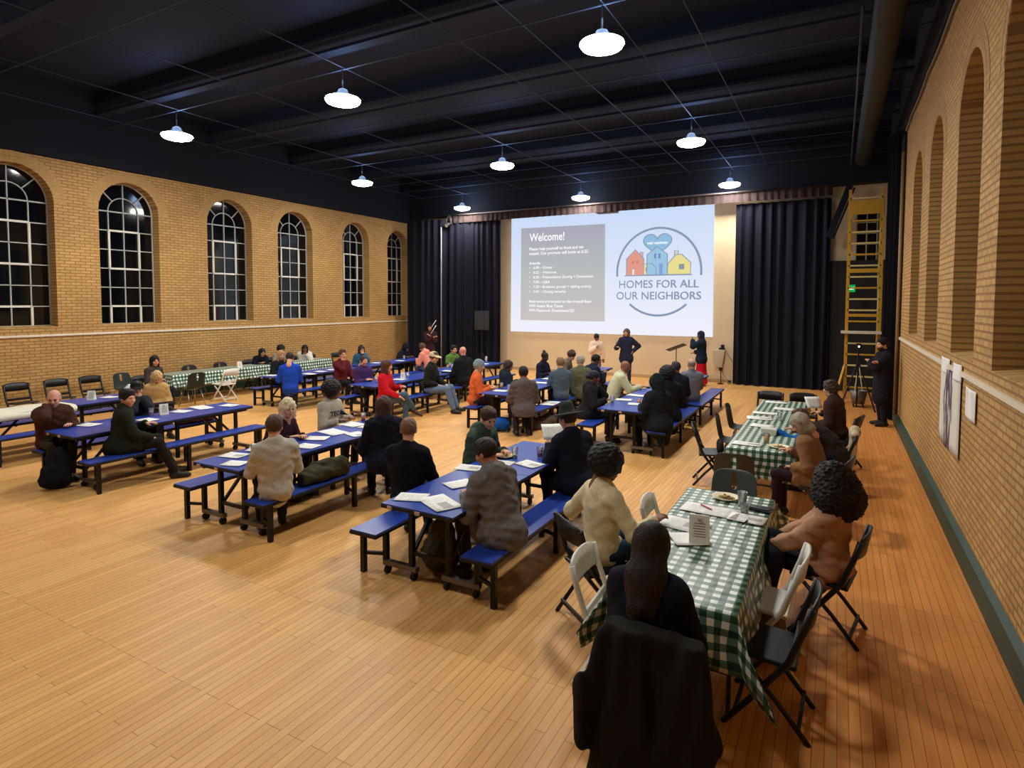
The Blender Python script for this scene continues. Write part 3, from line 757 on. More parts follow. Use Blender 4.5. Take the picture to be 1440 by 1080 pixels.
def hair_t(style):
    s = SDF(); key = style
    face = lambda dz=0., rx=.066: s.el((0, .125, -.035 + dz), (rx, .085, .092), .012, None, True)
    sk = lambda e: s.el((0, -.016, .032), (.077 + e, .098 + e, .09 + e))
    if style in ('short', 'buzz', 'crop'):
        e = {'short': .014, 'buzz': .006, 'crop': .01}[style]; sk(e)
        if style == 'short': s.el((0, .03, .105), (.055, .05, .022), .03)
        face(.004, .07); s.noise(.003 if style != 'buzz' else .001, 100, 1, .5)
        n = np.array((0, .75, -1)) / 1.25; s.cut((0, 0, -.042), n)
    elif style == 'tousled':
        sk(.02); s.el((.02, .06, .1), (.06, .05, .035), .03); s.el((-.03, -.03, .12), (.06, .06, .03), .03); face(-.012); s.noise(.006, 70, 2); s.cut((0, 0, -.05), np.array((0, .75, -1)) / 1.25)
    elif style == 'receding':
        sk(.008); s.el((0, .13, .06), (.09, .1, .13), .02, None, True); s.noise(.0015, 130, 1); s.cut((0, 0, -.045), np.array((0, .75, -1)) / 1.25)
    elif style == 'ring':
        sk(.008); s.el((0, .1, .06), (.12, .13, .2), .02, None, True); s.cut((0, 0, .05), (0, 0, 1)); s.cut((0, 0, -.05), np.array((0, .75, -1)) / 1.25)
    elif style in ('bob', 'bobwave'):
        sk(.02); s.rc((0, -.045, .0), (0, -.055, -.1), .1, .095, (0, 1, 0), .75, .04)
        for e in (-1, 1): s.rc((e * .07, .01, .02), (e * .078, .015, -.1), .03, .03, k=.03)
        face(-.005, .062); s.noise(.004 if style == 'bob' else .008, 60, 3, .5); s.cut((0, 0, -.155), (0, 0, -1))
    elif style in ('long', 'longer'):
        z = -.3 if style == 'long' else -.36
        sk(.017); s.rc((0, -.05, .0), (0, -.085, z), .098, .085, (0, 1, 0), .62, .04)
        for e in (-1, 1): s.rc((e * .07, .0, .02), (e * .082, -.0, -.19), .03, .028, k=.03)
        face(-.005, .06); s.noise(.004, 55, 4, .3)
    elif style == 'back':   # long hair falling straight down the back
        sk(.013); s.rc((0, -.04, .0), (0, -.1, -.2), .108, .112, (0, 1, 0), .66, .05); s.rc((0, -.1, -.2), (0, -.15, -.33), .112, .085, (0, 1, 0), .6, .05); face(-.005, .066); s.noise(.003, 70, 5, .25)
    elif style == 'curly':  # very big curly hair
        sk(.03); s.el((0, -.05, .0), (.165, .14, .15), .05); s.el((.0, -.11, -.13), (.2, .14, .18), .06); s.el((-.1, -.02, -.1), (.08, .08, .12), .05); s.el((.1, -.02, -.1), (.08, .08, .12), .05)
        face(-.01, .06); s.noise(.010, 105, 6)
    elif style in ('afro', 'afrobig'):
        r = .125 if style == 'afro' else .15
        s.el((0, -.03, .04), (r, r, r * .95)); face(-.015, .062); s.noise(.006, 80, 7); s.cut((0, 0, -.09), np.array((0, .5, -1)) / 1.12)
    elif style == 'bun':
        sk(.01); face(-.008); s.el((0, -.07, .13), (.042, .042, .038), .015); s.noise(.002, 90, 8); s.cut((0, 0, -.045), np.array((0, .75, -1)) / 1.25)
    elif style == 'lowbun':
        sk(.012); face(-.008); s.el((0, -.125, -.01), (.05, .045, .045), .015); s.noise(.003, 90, 8); s.cut((0, 0, -.06), np.array((0, .75, -1)) / 1.25)
    elif style == 'scarf':  # head scarf wrapped over head, neck and shoulders
        sk(.018); s.rc((0, -.03, -.03), (0, -.05, -.2), .09, .1, k=.05); s.el((0, -.05, -.24), (.19, .13, .07), .06); face(-.02, .056); s.noise(.003, 40, 9)
    elif style == 'hood':   # raised hood
        sk(.034); s.rc((0, -.04, -.02), (0, -.06, -.2), .108, .115, k=.06); s.el((0, -.05, .135), (.04, .06, .035), .06); face(-.01, .07); s.noise(.004, 40, 10)
    elif style == 'beanie':
        sk(.019); s.el((0, -.03, .1), (.06, .07, .05), .04); s.cut((0, 0, .02), np.array((0, .35, -1)) / 1.06); s.noise(.0015, 200, 1)
    elif style == 'cap':
        sk(.019); s.el((0, .12, .052), (.072, .085, .012), .012); s.cut((0, 0, .028), np.array((0, .05, -1))); s.noise(.0008, 60, 1)
    elif style == 'fedora':
        s.rc((0, -.015, .05), (0, -.015, .135), .1, .082, k=.02); s.el((0, -.015, .053), (.175, .19, .012), .02); s.el((0, 0, .22), (.025, .1, .035), .03, None, True); s.cut((0, 0, .04), (0, 0, -1))
    elif style == 'beard':
        s.el((0, .032, -.062), (.063, .068, .07)); s.el((0, .1, -.02), (.04, .04, .035), .01, None, True); s.cut((0, 0, -.035), (0, 0, 1)); s.cut((0, .0, 0), (0, -1, 0)); s.noise(.003, 120, 2)
    elif style == 'mask':
        s.el((0, .036, -.05), (.064, .076, .062)); s.cut((0, 0, -.015), (0, 0, 1)); s.cut((0, .02, 0), (0, -1, 0))
    return s.mesh(.0085 if style not in ('curly', 'long', 'longer', 'scarf', 'back') else .011)

def unit(v): v = np.array(v, float); return v / (np.linalg.norm(v) + 1e-9)
def ik(S0, T, l1, l2, pole):
    S0, T = np.array(S0, float), np.array(T, float); d = T - S0; L = np.linalg.norm(d)
    mx = (l1 + l2) * .985
    if L > mx: T = S0 + d / L * mx; d = T - S0; L = mx
    L = max(L, abs(l1 - l2) + .02)
    u = d / np.linalg.norm(d); x = (l1 * l1 - l2 * l2 + L * L) / (2 * L); hgt = math.sqrt(max(l1 * l1 - x * x, 0))
    p = np.array(pole, float); p = p - (p @ u) * u; p = unit(p)
    return S0 + u * x + p * hgt, T
EYE = mat((40, 28, 24), .2, name='eye'); LIP = mat((150, 84, 78), .5, name='lips')
_eye = None
def person(label, head, face, top, pants, hair, skin, bench=None, seat=.43, look=(0, 8), hands=('table', 'table'), legs='sit', shoes=(36, 32, 32), female=False,
           hat=None, beard=None, bust=1.0, vox=.018, twist=0, lean=None, s=None, tz=.74, faceon=False, extra=None, name='person'):
    """top: dict(c, t thickness, hood, coat, short, cuff) ; seated if seat is a height, else standing"""
    F = np.array((math.cos(R(face)), math.sin(R(face)))); Rt = np.array((F[1], -F[0]))
    hx, hy, hz = head; stand = seat is None
    def spine(l, s):
        a1, a2 = l * .6, l * 1.3
        u1 = np.array((0, math.sin(a1), math.cos(a1))); u2 = np.array((0, math.sin(a2), math.cos(a2))); a3 = l * .8 + .22; u3 = np.array((0, math.sin(a3), math.cos(a3)))
        pz = (.91 * s if stand else seat + .085 * s)
        P = np.array((0, 0, pz)); M = P + u1 * .2 * s; N = M + u2 * .3 * s; H = N + u3 * .175 * s
        return P, M, N, H, u2
    off = .06
    if bench is not None and bench[0] == 'x' and abs(F[0]) > .3: off = (hx - bench[1]) / F[0]
    elif bench is not None and bench[0] == 'o': off = bench[1]
    off = max(-.1, min(.5, off))
    ss = s or 1.0; l = 0.0
    for it in range(8):
        lo, hi = -.5, 1.1
        for k in range(24):
            m_ = (lo + hi) / 2
            if spine(m_, ss)[3][1] < off: lo = m_
            else: hi = m_
        l = lo if lean is None else R(lean)
        if s is None:
            P, M, N, H, _ = spine(l, ss)
            ss = max(.86, min(1.1, ss * (hz - (0 if stand else seat)) / (H[2] - (0 if stand else seat))))
    s_ = ss; P, M, N, H, u2 = spine(l, s_)
    root = np.array((hx, hy)) - F * H[1]
    rz = R(face - 90)
    sw = .93 if female else 1.0
    fw = np.array((0, u2[2], -u2[1])); tw = R(twist); lat = np.array((math.cos(tw), math.sin(tw), 0))
    C = M + (N - M) * .5; D = unit(fw + np.array((-math.sin(tw), 0, 0)))
    Sh = {e: N - u2 * .06 * s_ + lat * e * .163 * s_ * sw for e in (-1, 1)}
    yw, pt = look; yw = R(yw); pt = R(pt)
    hf = np.array((-math.sin(yw) * math.cos(pt), math.cos(yw) * math.cos(pt), -math.sin(pt))); hr = np.array((math.cos(yw), math.sin(yw), 0)); hu = np.cross(hr, hf)
    HM = np.stack([hr, hf, hu], 1)
    # arms
    arms = {}
    for e, hd in zip((-1, 1), hands):
        side = e
        pole = (e * .5, -.5, -.8)
        if isinstance(hd, str):
            if hd == 'table': T = (e * .13, max(.3, N[1] + .2), tz + .035)
            elif hd == 'tablein': T = (e * .03, max(.28, N[1] + .14), tz + .04)
            elif hd == 'tablefar': T = (e * .16, max(.42, N[1] + .36), tz + .035); 
            elif hd == 'lap': T = (e * .1, .22, P[2] + .11)
            elif hd == 'knee': T = (e * .13, .36, P[2] + .09)
            elif hd == 'chin': T = H + HM @ np.array((e * .035, .1, -.15)); pole = (e * .6, .3, -1)
            elif hd == 'mouth': T = H + HM @ np.array((e * .025, .12, -.10)); pole = (e * .6, .35, -1)
            elif hd == 'cheek': T = H + HM @ np.array((e * .08, .08, -.08)); pole = (e * .6, .3, -1)
            elif hd == 'read': T = (e * .1, N[1] + .27, N[2] - .16)
            elif hd == 'down': T = (e * .22, .03, P[2] - .08)
            elif hd == 'hip': T = (e * .2, .03, P[2] + .1); pole = (e * 1, -.4, 0)
            elif hd == 'mic': T = (e * .26, .24, N[2] - .26)
            elif hd == 'chest': T = (e * .02, .2, N[2] - .14); pole = (e * .7, -.1, -.8)
            elif hd == 'raise': T = (e * .16, .24, N[2] + .02); pole = (e * .8, -.2, -1)
            elif hd == 'cross': T = (-e * .12, .2, C[2] - .03); pole = (e * .8, 0, -.6)
            elif hd == 'behind': T = (e * .2, -.1, P[2] + .02)
        else: T = hd
        E_, W_ = ik(Sh[e], T, .285 * s_, .245 * s_, pole); arms[e] = (Sh[e], E_, W_)
    # legs
    lg = {}
    for e in (-1, 1):
        hip = P + np.array((e * .088, .0, -.01)) * np.array((s_, 1, 1))
        if stand: kn = np.array((e * .09, .015, .5 * s_)); an = np.array((e * .1, -.03, .09)); fd = np.array((e * .2, 1, 0))
        else:
            kz = max(P[2] + .005, .47 * s_)
            if legs == 'tuck': kn = np.array((e * .12, .40 * s_, kz)); an = np.array((e * .11, .16, .1)); fd = np.array((e * .1, 1, 0))
            elif legs == 'out': kn = np.array((e * .14, .43 * s_, kz + .02)); an = np.array((e * .15, .62, .09)); fd = np.array((e * .2, 1, 0))
            elif legs == 'wide': kn = np.array((e * .22, .38 * s_, kz)); an = np.array((e * .2, .36, .09)); fd = np.array((e * .4, 1, 0))
            elif legs == 'cross':
                if e == 1: kn = np.array((.02, .43 * s_, kz + .1)); an = np.array((-.2, .55, .3)); fd = np.array((-.2, 1, -.5))
                else: kn = np.array((-.08, .42 * s_, kz - .02)); an = np.array((-.06, .42, .09)); fd = np.array((0, 1, 0))
            else: kn = np.array((e * .115, .42 * s_, kz)); an = np.array((e * .11, .38, .09)); fd = np.array((e * .12, 1, 0))
        lg[e] = (hip, kn, an, unit(fd))
    # body: one continuous skin
    b = SDF()
    b.rc(P, C, .1, .1, D, .75, .05); b.rc(C, N, .1, .05, D, .75, .05); b.rc(Sh[-1], Sh[1], .045, .045, k=.04); b.rc(N, H - hu * .06, .05, .05, k=.03)
    for e in (-1, 1):
        s0, e0, w0 = arms[e]; b.rc(s0, e0, .042, .036, k=.02); b.rc(e0, w0, .036, .026, k=.02)
        hp, kn, an, fd = lg[e]; b.rc(hp, kn, .07, .048, k=.04); b.rc(kn, an, .046, .034, k=.02); b.rc(an + np.array((0, 0, -.035)), an + fd * .12 + np.array((0, 0, -.05)), .03, .022, k=.02)
    hs = .98 * s_ ** .5 * (1.0 if not female else .97)
    parts = [b.mesh(.024), xf(tmpl(('h', female), lambda: head_t('f' if female else 'm')), HM, H, hs)]
    for e in (-1, 1):
        s0, e0, w0 = arms[e]; d = unit(w0 - e0)
        if isinstance(hands[(e + 1) // 2], str) and hands[(e + 1) // 2].startswith('table'): d = unit(d * np.array((1, 1, .25)))
        up = np.array((0, 0, 1.)) if abs(d[2]) < .75 else np.array((0, -1. if d[2] > 0 else 1., 0.2)); up = unit(up - (up @ d) * d); rx = np.cross(d, up)
        HMx = np.stack([rx * e, d, up], 1); hsz = .97 * s_ * (.93 if female else 1)
        parts.append(xf(tmpl(('hand', e > 0), lambda: hand_t(.55)), HMx, w0 - d * .008, hsz))
    SK = skinm(skin)
    o = ob(name, np_mesh('person', parts), SK, None, (float(root[0]), float(root[1]), 0), rz); tag(o, label, 'person', 'people in the hall')
    # top
    t = top.get('t', .0); g = SDF(); c = top['c']
    low = P - u2 * (.02 if not top.get('long') else .06)
    wd = 1.0 if not female else .93
    g.rc(low, M, (.158 + t) * wd, (.148 + t) * wd, D, .74, .05)
    g.rc(M, C, (.145 + t) * wd, (.158 + t) * bust * wd, D, .72, .06)
    g.rc(C, N - u2 * .075, (.158 + t) * wd, (.115 + t) * wd, D, .72, .06)
    g.rc(Sh[-1] + lat * .03, Sh[1] - lat * .03, .062 + t, .062 + t, k=.07)
    g.rc(N - u2 * .05, N + u2 * (.025 + .3 * t) - D * .012, .085 + t, .06 + t * .5, k=.05)
    if not stand: g.rc(P + np.array((0, -.01, .01)), P + np.array((0, .04, .01)), .152 + t * .6, .15 + t * .6, (0, 0, 1), .75, .04)
    if female and not top.get('coat'):
        for e in (-1, 1): g.el(C + D * .08 + lat * e * .06 - u2 * .01, (.065, .055, .06), .05)
    for e in (-1, 1):
        s0, e0, w0 = arms[e]
        if top.get('short'):
            m_ = s0 + (e0 - s0) * .72; g.rc(s0, e0, .064 + t, .062 + t, k=.04, cut=(m_, unit(e0 - s0)))
        else:
            pf = top.get('puff', 0)
            g.rc(s0, e0, .06 + t, .05 + t + pf, k=.04); dd = unit(w0 - e0); g.rc(e0, w0, .049 + t + pf, .037 + t * .8, k=.025, cut=(w0 - dd * (-.004 if not top.get('rolled') else .16), dd))
    if top.get('hood'): g.el(N - D * .075 + u2 * .0, (.12, .075, .075), .035); g.el(N - D * .1 - u2 * .07, (.09, .05, .08), .04)
    if top.get('collar'): g.rc(N + u2 * .0 - D * .02, N + u2 * .05 - D * .01, .078, .072, k=.02)
    if top.get('coat'):
        k_ = top['coat']
        if stand: g.rc(P, P - np.array((0, 0, k_)), .17 + t, .2 + t, (0, 1, 0), .75, .06)
        else:
            g.rc(P + np.array((0, -.03, -.02)), P + np.array((0, .1, -.03)), .175 + t, .16 + t, k=.06)
            for e in (-1, 1): hp, kn, an, fd = lg[e]; g.rc(hp, hp + (kn - hp) * min(k_, 1), .1 + t * .6, .09 + t * .6, k=.05)
            g.rc(P + np.array((0, -.12, -.03)), P + np.array((0, -.13, -.03 - .18 * k_)), .12, .13, (0, 1, 0), .35, .05)
            g.cut((0, 0, seat - .015 if k_ < .8 else .12), (0, 0, -1)) if k_ < .8 else None
    g.noise(top.get('wr', .004) * .75, top.get('fr', 24) * 1.25, sum(map(ord, label)) % 7, 1.3)
    ot = ob({'coat': 'coat', 'hood': 'hoodie'}.get(top.get('n', ''), top.get('n', 'sweater')), np_mesh('top', [g.mesh(vox)]), top.get('m') or cloth(c), o)
    # lower body
    g = SDF(); pc = pants
    if isinstance(pc, dict):   # long skirt
        if stand: g.rc(P + np.array((0, 0, .05)), np.array((0, 0, .3)), .15, .21, (0, 1, 0), .8, .04); g.cut((0, 0, .06), (0, 0, -1)); g.rc((0, 0, .3), (0, .0, .02), .21, .24, (0, 1, 0), .8, .04)
        nm = 'skirt'; pcol = pc['c']
    else:
        nm = 'trousers'; pcol = pc
        g.rc(P + np.array((0, 0, .06)), P + np.array((0, 0, .0)), .128 * wd, .146 * wd, (0, 1, 0), .74, .05)
        for e in (-1, 1):
            hp, kn, an, fd = lg[e]; dd = unit(an - kn)
            g.rc(hp + np.array((0, 0, .0)), kn, .09 * s_, .068 * s_, k=.045); g.rc(kn, an, .068 * s_, .052 * s_, k=.03, cut=(an - dd * .0, dd))
    g.noise(.003, 26, sum(map(ord, label)) % 5, 1.0)
    ob(nm, np_mesh(nm, [g.mesh(max(vox, .017))]), cloth(pcol), o)
    for e in (-1, 1):
        hp, kn, an, fd = lg[e]; g = SDF(); fl_ = np.array((fd[0], fd[1], fd[2])); base = an + np.array((0, 0, -.045))
        g.rc(base - fl_ * .04, base + fl_ * .07, .042, .044, k=.02); g.rc(base + fl_ * .07, base + fl_ * .17 + np.array((0, 0, -.008)), .044, .033, k=.02); g.rc(base, an + np.array((0, 0, .02)), .042, .045, k=.02)
        if an[2] < .12: g.cut((0, 0, .004), (0, 0, -1))
        ob('shoe', np_mesh('shoe', [g.mesh(.014)]), mat(shoes, .5, name='shoe'), o)
    def headpart(nm, style, col, mm=None, k=1.0):
        VF = xf(tmpl(('hair', style), lambda: hair_t(style)), HM, H, hs * k)
        return ob(nm, np_mesh(nm, [VF]), mm or hairm(col), o)
    if hair and hair[0] not in ('bald',): headpart('hair' if hair[0] not in ('scarf', 'hood') else ('headscarf' if hair[0] == 'scarf' else 'hood'), hair[0], hair[1], cloth(hair[1]) if hair[0] in ('scarf', 'hood') else None)
    if hat: headpart({'cap': 'cap', 'beanie': 'beanie', 'fedora': 'brimmed_hat', 'mask': 'face_mask'}[hat[0]], hat[0], hat[1], cloth(hat[1]))
    if beard: headpart('beard', 'beard', beard)
    if faceon:
        global _eye
        if _eye is None:
            q = MB(); q.lathe([(.002, -.011), (.008, -.008), (.011, 0), (.008, .008), (.002, .011)], 12); _eye = q.mesh('eye', True); _eye.materials.append(EYE)
        for e in (-1, 1):
            q = bpy.data.objects.new('eye', _eye); COL.objects.link(q); q.parent = o; q.location = H + HM @ np.array((e * .031, .082, .002)) * hs
            q = MB(); a_ = [H + HM @ np.array(v) * hs for v in ((e * .016, .0905, .02), (e * .032, .0885, .025), (e * .047, .078, .02))]; q.tube(a_, [.003, .004, .0025], 6); q.build('eyebrow', hairm(hair[1] if hair else (70, 50, 40)), o, None, True)
        q = MB(); a_ = [H + HM @ np.array(v) * hs for v in ((-.024, .09, -.066), (-.01, .0975, -.064), (.01, .0975, -.064), (.024, .09, -.066))]; q.tube(a_, [.003, .006, .006, .003], 8); q.build('mouth', LIP, o, None, True)
    info = dict(o=o, H=H, HM=HM, arms=arms, root=root, rz=rz, P=P, N=N, s=s_)
    return info

# ------------------------------------------------------------------ people
PALE, TAN, BROWN, DARK = (214, 160, 130), (190, 132, 98), (128, 82, 58), (84, 54, 42)
BLK_, JEAN, NAVY, KHAKI = (26, 25, 28), (74, 98, 124), (34, 38, 56), (160, 142, 100)
HB, HBL, HBR, HGR, HBD, HLB = (34, 26, 22), (24, 21, 21), (70, 46, 32), (150, 144, 136), (206, 178, 128), (112, 80, 54)
I = {}
def P_(k, *a, **kw): I[k] = person(*a, **kw)
# --- near right gingham table
P_("front", "person with long dark hair in dark navy top, seated with back to camera, nearest", (-.86, 3.2, 1.17), 90, dict(c=(24, 27, 38), t=.02, n='sweater'), BLK_, ('back', (38, 27, 23)), PALE, bench=('o', .16), seat=.45, look=(0, 14), hands=('tablein', 'table'), female=True, vox=.013)
P_('cream', 'person with round black hair in cream sweater, left of near gingham table', (-1.58, 4.5, 1.2), 52, dict(c=(226, 214, 176), t=.012, n='sweater', wr=.004, fr=20), (44, 64, 88), ('afrobig', HBL), BROWN, bench=('o', .06), seat=.45, look=(-28, 14), hands=((-.3, .12, .86), (.24, .34, .79)), legs='sit', vox=.013)
P_('curly', 'woman with big dark curly hair in pinkish tan sweater, right of near gingham table', (-.01, 5.02, 1.17), 172, dict(c=(186, 140, 112), t=.024, n='sweater', wr=.008, fr=22), (30, 34, 42), ('curly', (30, 19, 15)), BROWN, bench=('o', .0), seat=.45, look=(-42, 6), hands=('knee', 'knee'), legs='cross', female=True, vox=.013)
P_('blazer', 'grey haired person in brown blazer bent over a plate at the far gingham table', (-.34, 7.5, 1.12), 170, dict(c=(134, 100, 70), t=.02, n='blazer', coat=.35), (48, 32, 40), ('bob', (158, 148, 132)), PALE, bench=('o', .18), seat=.45, look=(0, 40), hands=('lap', 'table'), female=True, faceon=True, vox=.014)
P_('bluesleeve', 'brown haired person reaching a blue sleeve over far gingham table, behind the brown blazer', (-.40, 8.8, 1.06), 178, dict(c=(50, 42, 42), t=.0, n='sweater'), NAVY, ('short', (82, 56, 38)), PALE, bench=('o', .42), seat=.45, s=.92, look=(10, 20), hands=('tablefar', 'table'))
P_('darkbrown', 'man in dark brown jacket sitting upright at the right of far gingham table', (-.06, 10.33, 1.18), 158, dict(c=(62, 42, 40), t=.018, n='jacket', collar=1), BLK_, ('tousled', (66, 48, 36)), PALE, bench=('o', .1), seat=.45, look=(-4, 2), hands=('lap', 'table'), faceon=True)
# --- T1
P_('hoodie', 'person in grey hooded jacket writing at the front table, back to camera', (-2.72, 4.5, 1.16), 160, dict(c=(112, 108, 108), t=.026, hood=1, n='jacket', coat=.4, wr=.007, fr=26), (46, 38, 34), ('short', (40, 30, 26)), TAN, bench=('x', -2.5), look=(16, 24), hands=('table', 'table'), vox=.013)
P_('hat', 'person in wide brimmed dark hat and navy coat reading a sheet at the front table', (-2.62, 6.1, 1.2), 150, dict(c=(27, 30, 44), t=.03, n='coat', coat=.45), BLK_, ('short', (60, 46, 40)), PALE, bench=('x', -2.45), look=(10, 14), hands=('read', 'table'), hat=('fedora', (58, 66, 62)), vox=.014)
P_('greenjacket', 'man in dark green jacket and pale collar eating at the front table', (-3.5, 5.85, 1.17), -4, dict(c=(58, 78, 66), t=.024, hood=1, n='jacket', wr=.006), (70, 66, 60), ('short', (72, 52, 40)), PALE, bench=('x', -3.7), look=(-22, 26), hands=('table', 'table'), faceon=True, vox=.014)
P_('blacktee', 'man with short brown hair in black shirt, back to camera at front table left bench', (-3.84, 4.82, 1.19), 112, dict(c=(24, 24, 30), t=.012, n='shirt'), (30, 30, 34), ('crop', (124, 92, 66)), PALE, bench=('o', .05), look=(10, 6), hands=('knee', 'table'), vox=.014)
# --- T2
P_('grey', 'man in pale grey sweatshirt with back to camera at second table right bench', (-5.2, 4.28, 1.18), 148, dict(c=(186, 180, 168), t=.016, n='sweatshirt', wr=.006, fr=22), (52, 50, 52), ('short', (78, 56, 42)), PALE, bench=('x', -5.18), look=(-18, 6), hands=('table', 'table'), vox=.014)
P_('blond', 'white blonde haired person in dark maroon top leaning on the second table', (-6.12, 5.25, 1.14), 4, dict(c=(58, 34, 44), t=.012, n='sweater'), BLK_, ('bobwave', (216, 196, 164)), PALE, bench=('x', -6.4), look=(-22, 4), hands=('table', 'tablein'), female=True, faceon=True)
P_('afrogrey', 'person with rounded black afro in grey sweatshirt, far side of second table', (-6.55, 6.45, 1.18), 6, dict(c=(182, 176, 160), t=.016, n='sweatshirt'), (40, 44, 60), ('afrobig', HBL), BROWN, bench=('o', .1), look=(28, 4), hands=('table', 'table'), vox=.015)
P_('puffer', 'person with long brown hair in navy puffer jacket, back to camera at second table', (-4.95, 5.72, 1.2), 140, dict(c=(26, 26, 42), t=.034, hood=1, n='puffer_jacket', coat=.4, wr=.008, fr=30), BLK_, ('bob', (72, 50, 40)), PALE, bench=('o', .08), look=(-6, 4), hands=('table', 'lap'), female=True, vox=.015)
# --- T3
P_('cap', 'man in dark cap with clasped hands at his face, third table far bench', (-9.55, 5.3, 1.14), -6, dict(c=(40, 42, 48), t=.016, n='jacket'), BLK_, ('short', HB), PALE, bench=('x', -9.65), look=(-16, 10), hands=('mouth', 'mouth'), hat=('cap', (34, 32, 32)), faceon=True)
P_('blazerdark', 'man in dark green blazer turned away on the third table near bench', (-8.56, 4.62, 1.17), 62, dict(c=(34, 38, 30), t=.02, n='blazer', coat=.4), (34, 30, 28), ('short', HBL), PALE, bench=('o', .08), look=(-52, 8), hands=('table', 'knee'), legs='out', vox=.015)
P_('baldbrown', 'bald man in brown leather jacket resting on his arm at left table', (-9.6, 4.2, 1.14), -8, dict(c=(72, 46, 36), t=.03, n='jacket', wr=.007), (58, 50, 38), ('ring', (150, 130, 118)), (220, 160, 138), bench=('x', -9.75), look=(-28, 16), hands=('table', 'cheek'), faceon=True, vox=.015)
P_('tancoat', 'blonde woman in tan trench coat looking down at a tablet at far left', (-10.98, 6.45, 1.1), -14, dict(c=(190, 154, 100), t=.022, n='coat', coat=.5, collar=1), (60, 52, 46), ('bobwave', (206, 172, 116)), PALE, bench=('o', .12), look=(-8, 34), hands=('lap', 'lap'), female=True, faceon=True)
P_('wallwoman', 'woman with long dark hair in dark patterned top by the left wall', (-13.4, 7.84, 1.17), 12, dict(c=(66, 56, 56), t=.016, n='cardigan'), NAVY, ('long', HBL), PALE, bench=('o', .06), seat=.44, look=(-20, 6), hands=('lap', 'table'), female=True, faceon=True)
# --- left wall gingham
P_('wallA', 'woman with straight black hair in black top behind the wall gingham table', (-14.3, 11.4, 1.06), -16, dict(c=(28, 28, 40), t=.02, n='jacket'), BLK_, ('long', HBL), TAN, bench=('o', .28), seat=.44, hands=('tablein', 'table'), female=True, faceon=True)
P_('wallB', 'person with round black curly hair seated by the wall behind others', (-14.4, 12.15, 1.09), 0, dict(c=(150, 140, 130), t=.01, n='shirt'), BLK_, ('afro', HBL), BROWN, bench=('o', .2), seat=.44, hands=('table', 'table'))
P_('wallC', 'woman with long black hair in white cardigan facing the camera by left wall', (-14.25, 12.9, 1.07), -38, dict(c=(222, 212, 198), t=.024, n='cardigan', wr=.006), BLK_, ('longer', HBL), BROWN, bench=('o', .28), seat=.44, hands=('chin', 'cross'), female=True, faceon=True)
# --- T5 T6
P_('bluesw', 'man in bright blue sweater with back to camera', (-11.1, 9.6, 1.2), 140, dict(c=(32, 70, 178), t=.016, n='sweater'), (64, 50, 66), ('short', (52, 36, 30)), PALE, bench=('o', .12), look=(-10, 26), hands=('table', 'knee'))
P_('blonde2', 'woman with blonde hair in black jacket across from the blue sweater man', (-12.15, 10.24, 1.17), -12, dict(c=(30, 32, 38), t=.018, n='jacket'), BLK_, ('long', (172, 134, 88)), PALE, bench=('o', .12), look=(-8, 4), hands=('table', 'table'), female=True, faceon=True)
P_('maroon', 'man in maroon sweater with hand at his mouth', (-10.68, 10.85, 1.21), -8, dict(c=(98, 34, 40), t=.014, n='sweater'), BLK_, ('short', (84, 52, 40)), PALE, bench=('o', .08), look=(-14, 2), hands=('knee', 'chin'), faceon=True)
P_('purple', 'balding man in purple sweater leaning over a table', (-9.3, 10.1, 1.17), -18, dict(c=(70, 44, 92), t=.016, n='sweater'), (44, 36, 42), ('receding', (62, 42, 34)), PALE, bench=('x', -9.4), look=(-4, 38), hands=('tablein', 'tablein'), faceon=True)
P_('bluejk', 'woman in teal blue jacket with hand over her face near the left wall', (-12.15, 13.1, 1.12), -28, dict(c=(54, 92, 120), t=.018, n='jacket'), NAVY, ('bob', (50, 34, 30)), PALE, bench=('o', .1), look=(-2, 8), hands=('mouth', 'lap'), female=True, faceon=True)
P_('red', 'woman with long brown hair in red sweater and jeans with crossed legs', (-8.02, 9.38, 1.2), 16, dict(c=(196, 26, 40), t=.016, n='sweater'), JEAN, ('long', (76, 46, 34)), PALE, bench=('o', .05), look=(22, 2), hands=('table', 'knee'), legs='cross', female=True, shoes=(74, 44, 34))
P_('capjeans', 'man in cream cap, dark jacket and jeans hunched on a bench', (-8.02, 11.0, 1.24), 18, dict(c=(34, 38, 34), t=.022, n='jacket'), (104, 122, 150), ('short', HBR), PALE, bench=('o', .12), look=(-26, 14), hands=('knee', 'lap'), hat=('cap', (208, 188, 150)), faceon=True, legs='out')
P_('hooded', 'person in black hood leaning on a table beside the left stage curtain', (-11.95, 14.9, 1.05), -4, dict(c=(28, 28, 38), t=.024, n='hoodie'), BLK_, ('hood', (28, 28, 38)), BROWN, bench=('o', .26), look=(-10, 26), hands=('table', 'table'))
P_('pink', 'person in salmon pink hoodie bending over a table', (-11.0, 14.5, 1.12), 172, dict(c=(226, 142, 124), t=.022, n='hoodie', hood=1), (90, 90, 110), ('tousled', (92, 62, 44)), PALE, bench=('o', .3), look=(0, 40), hands=('table', 'table'), female=True)
P_('green', 'man in olive green shirt seen in profile by the left stage curtain', (-9.5, 13.97, 1.16), -14, dict(c=(92, 124, 58), t=.012, n='shirt', short=1), NAVY, ('short', HBL), PALE, bench=('o', .1), look=(-10, 2), hands=('table', 'table'), faceon=True)
P_('baldblack', 'man with shaved pink head in black jacket, back to camera', (-8.3, 12.6, 1.25), 150, dict(c=(30, 32, 34), t=.024, n='jacket', collar=1), BLK_, ('bald', HB), (226, 150, 130), bench=('o', .06), hands=('table', 'table'))
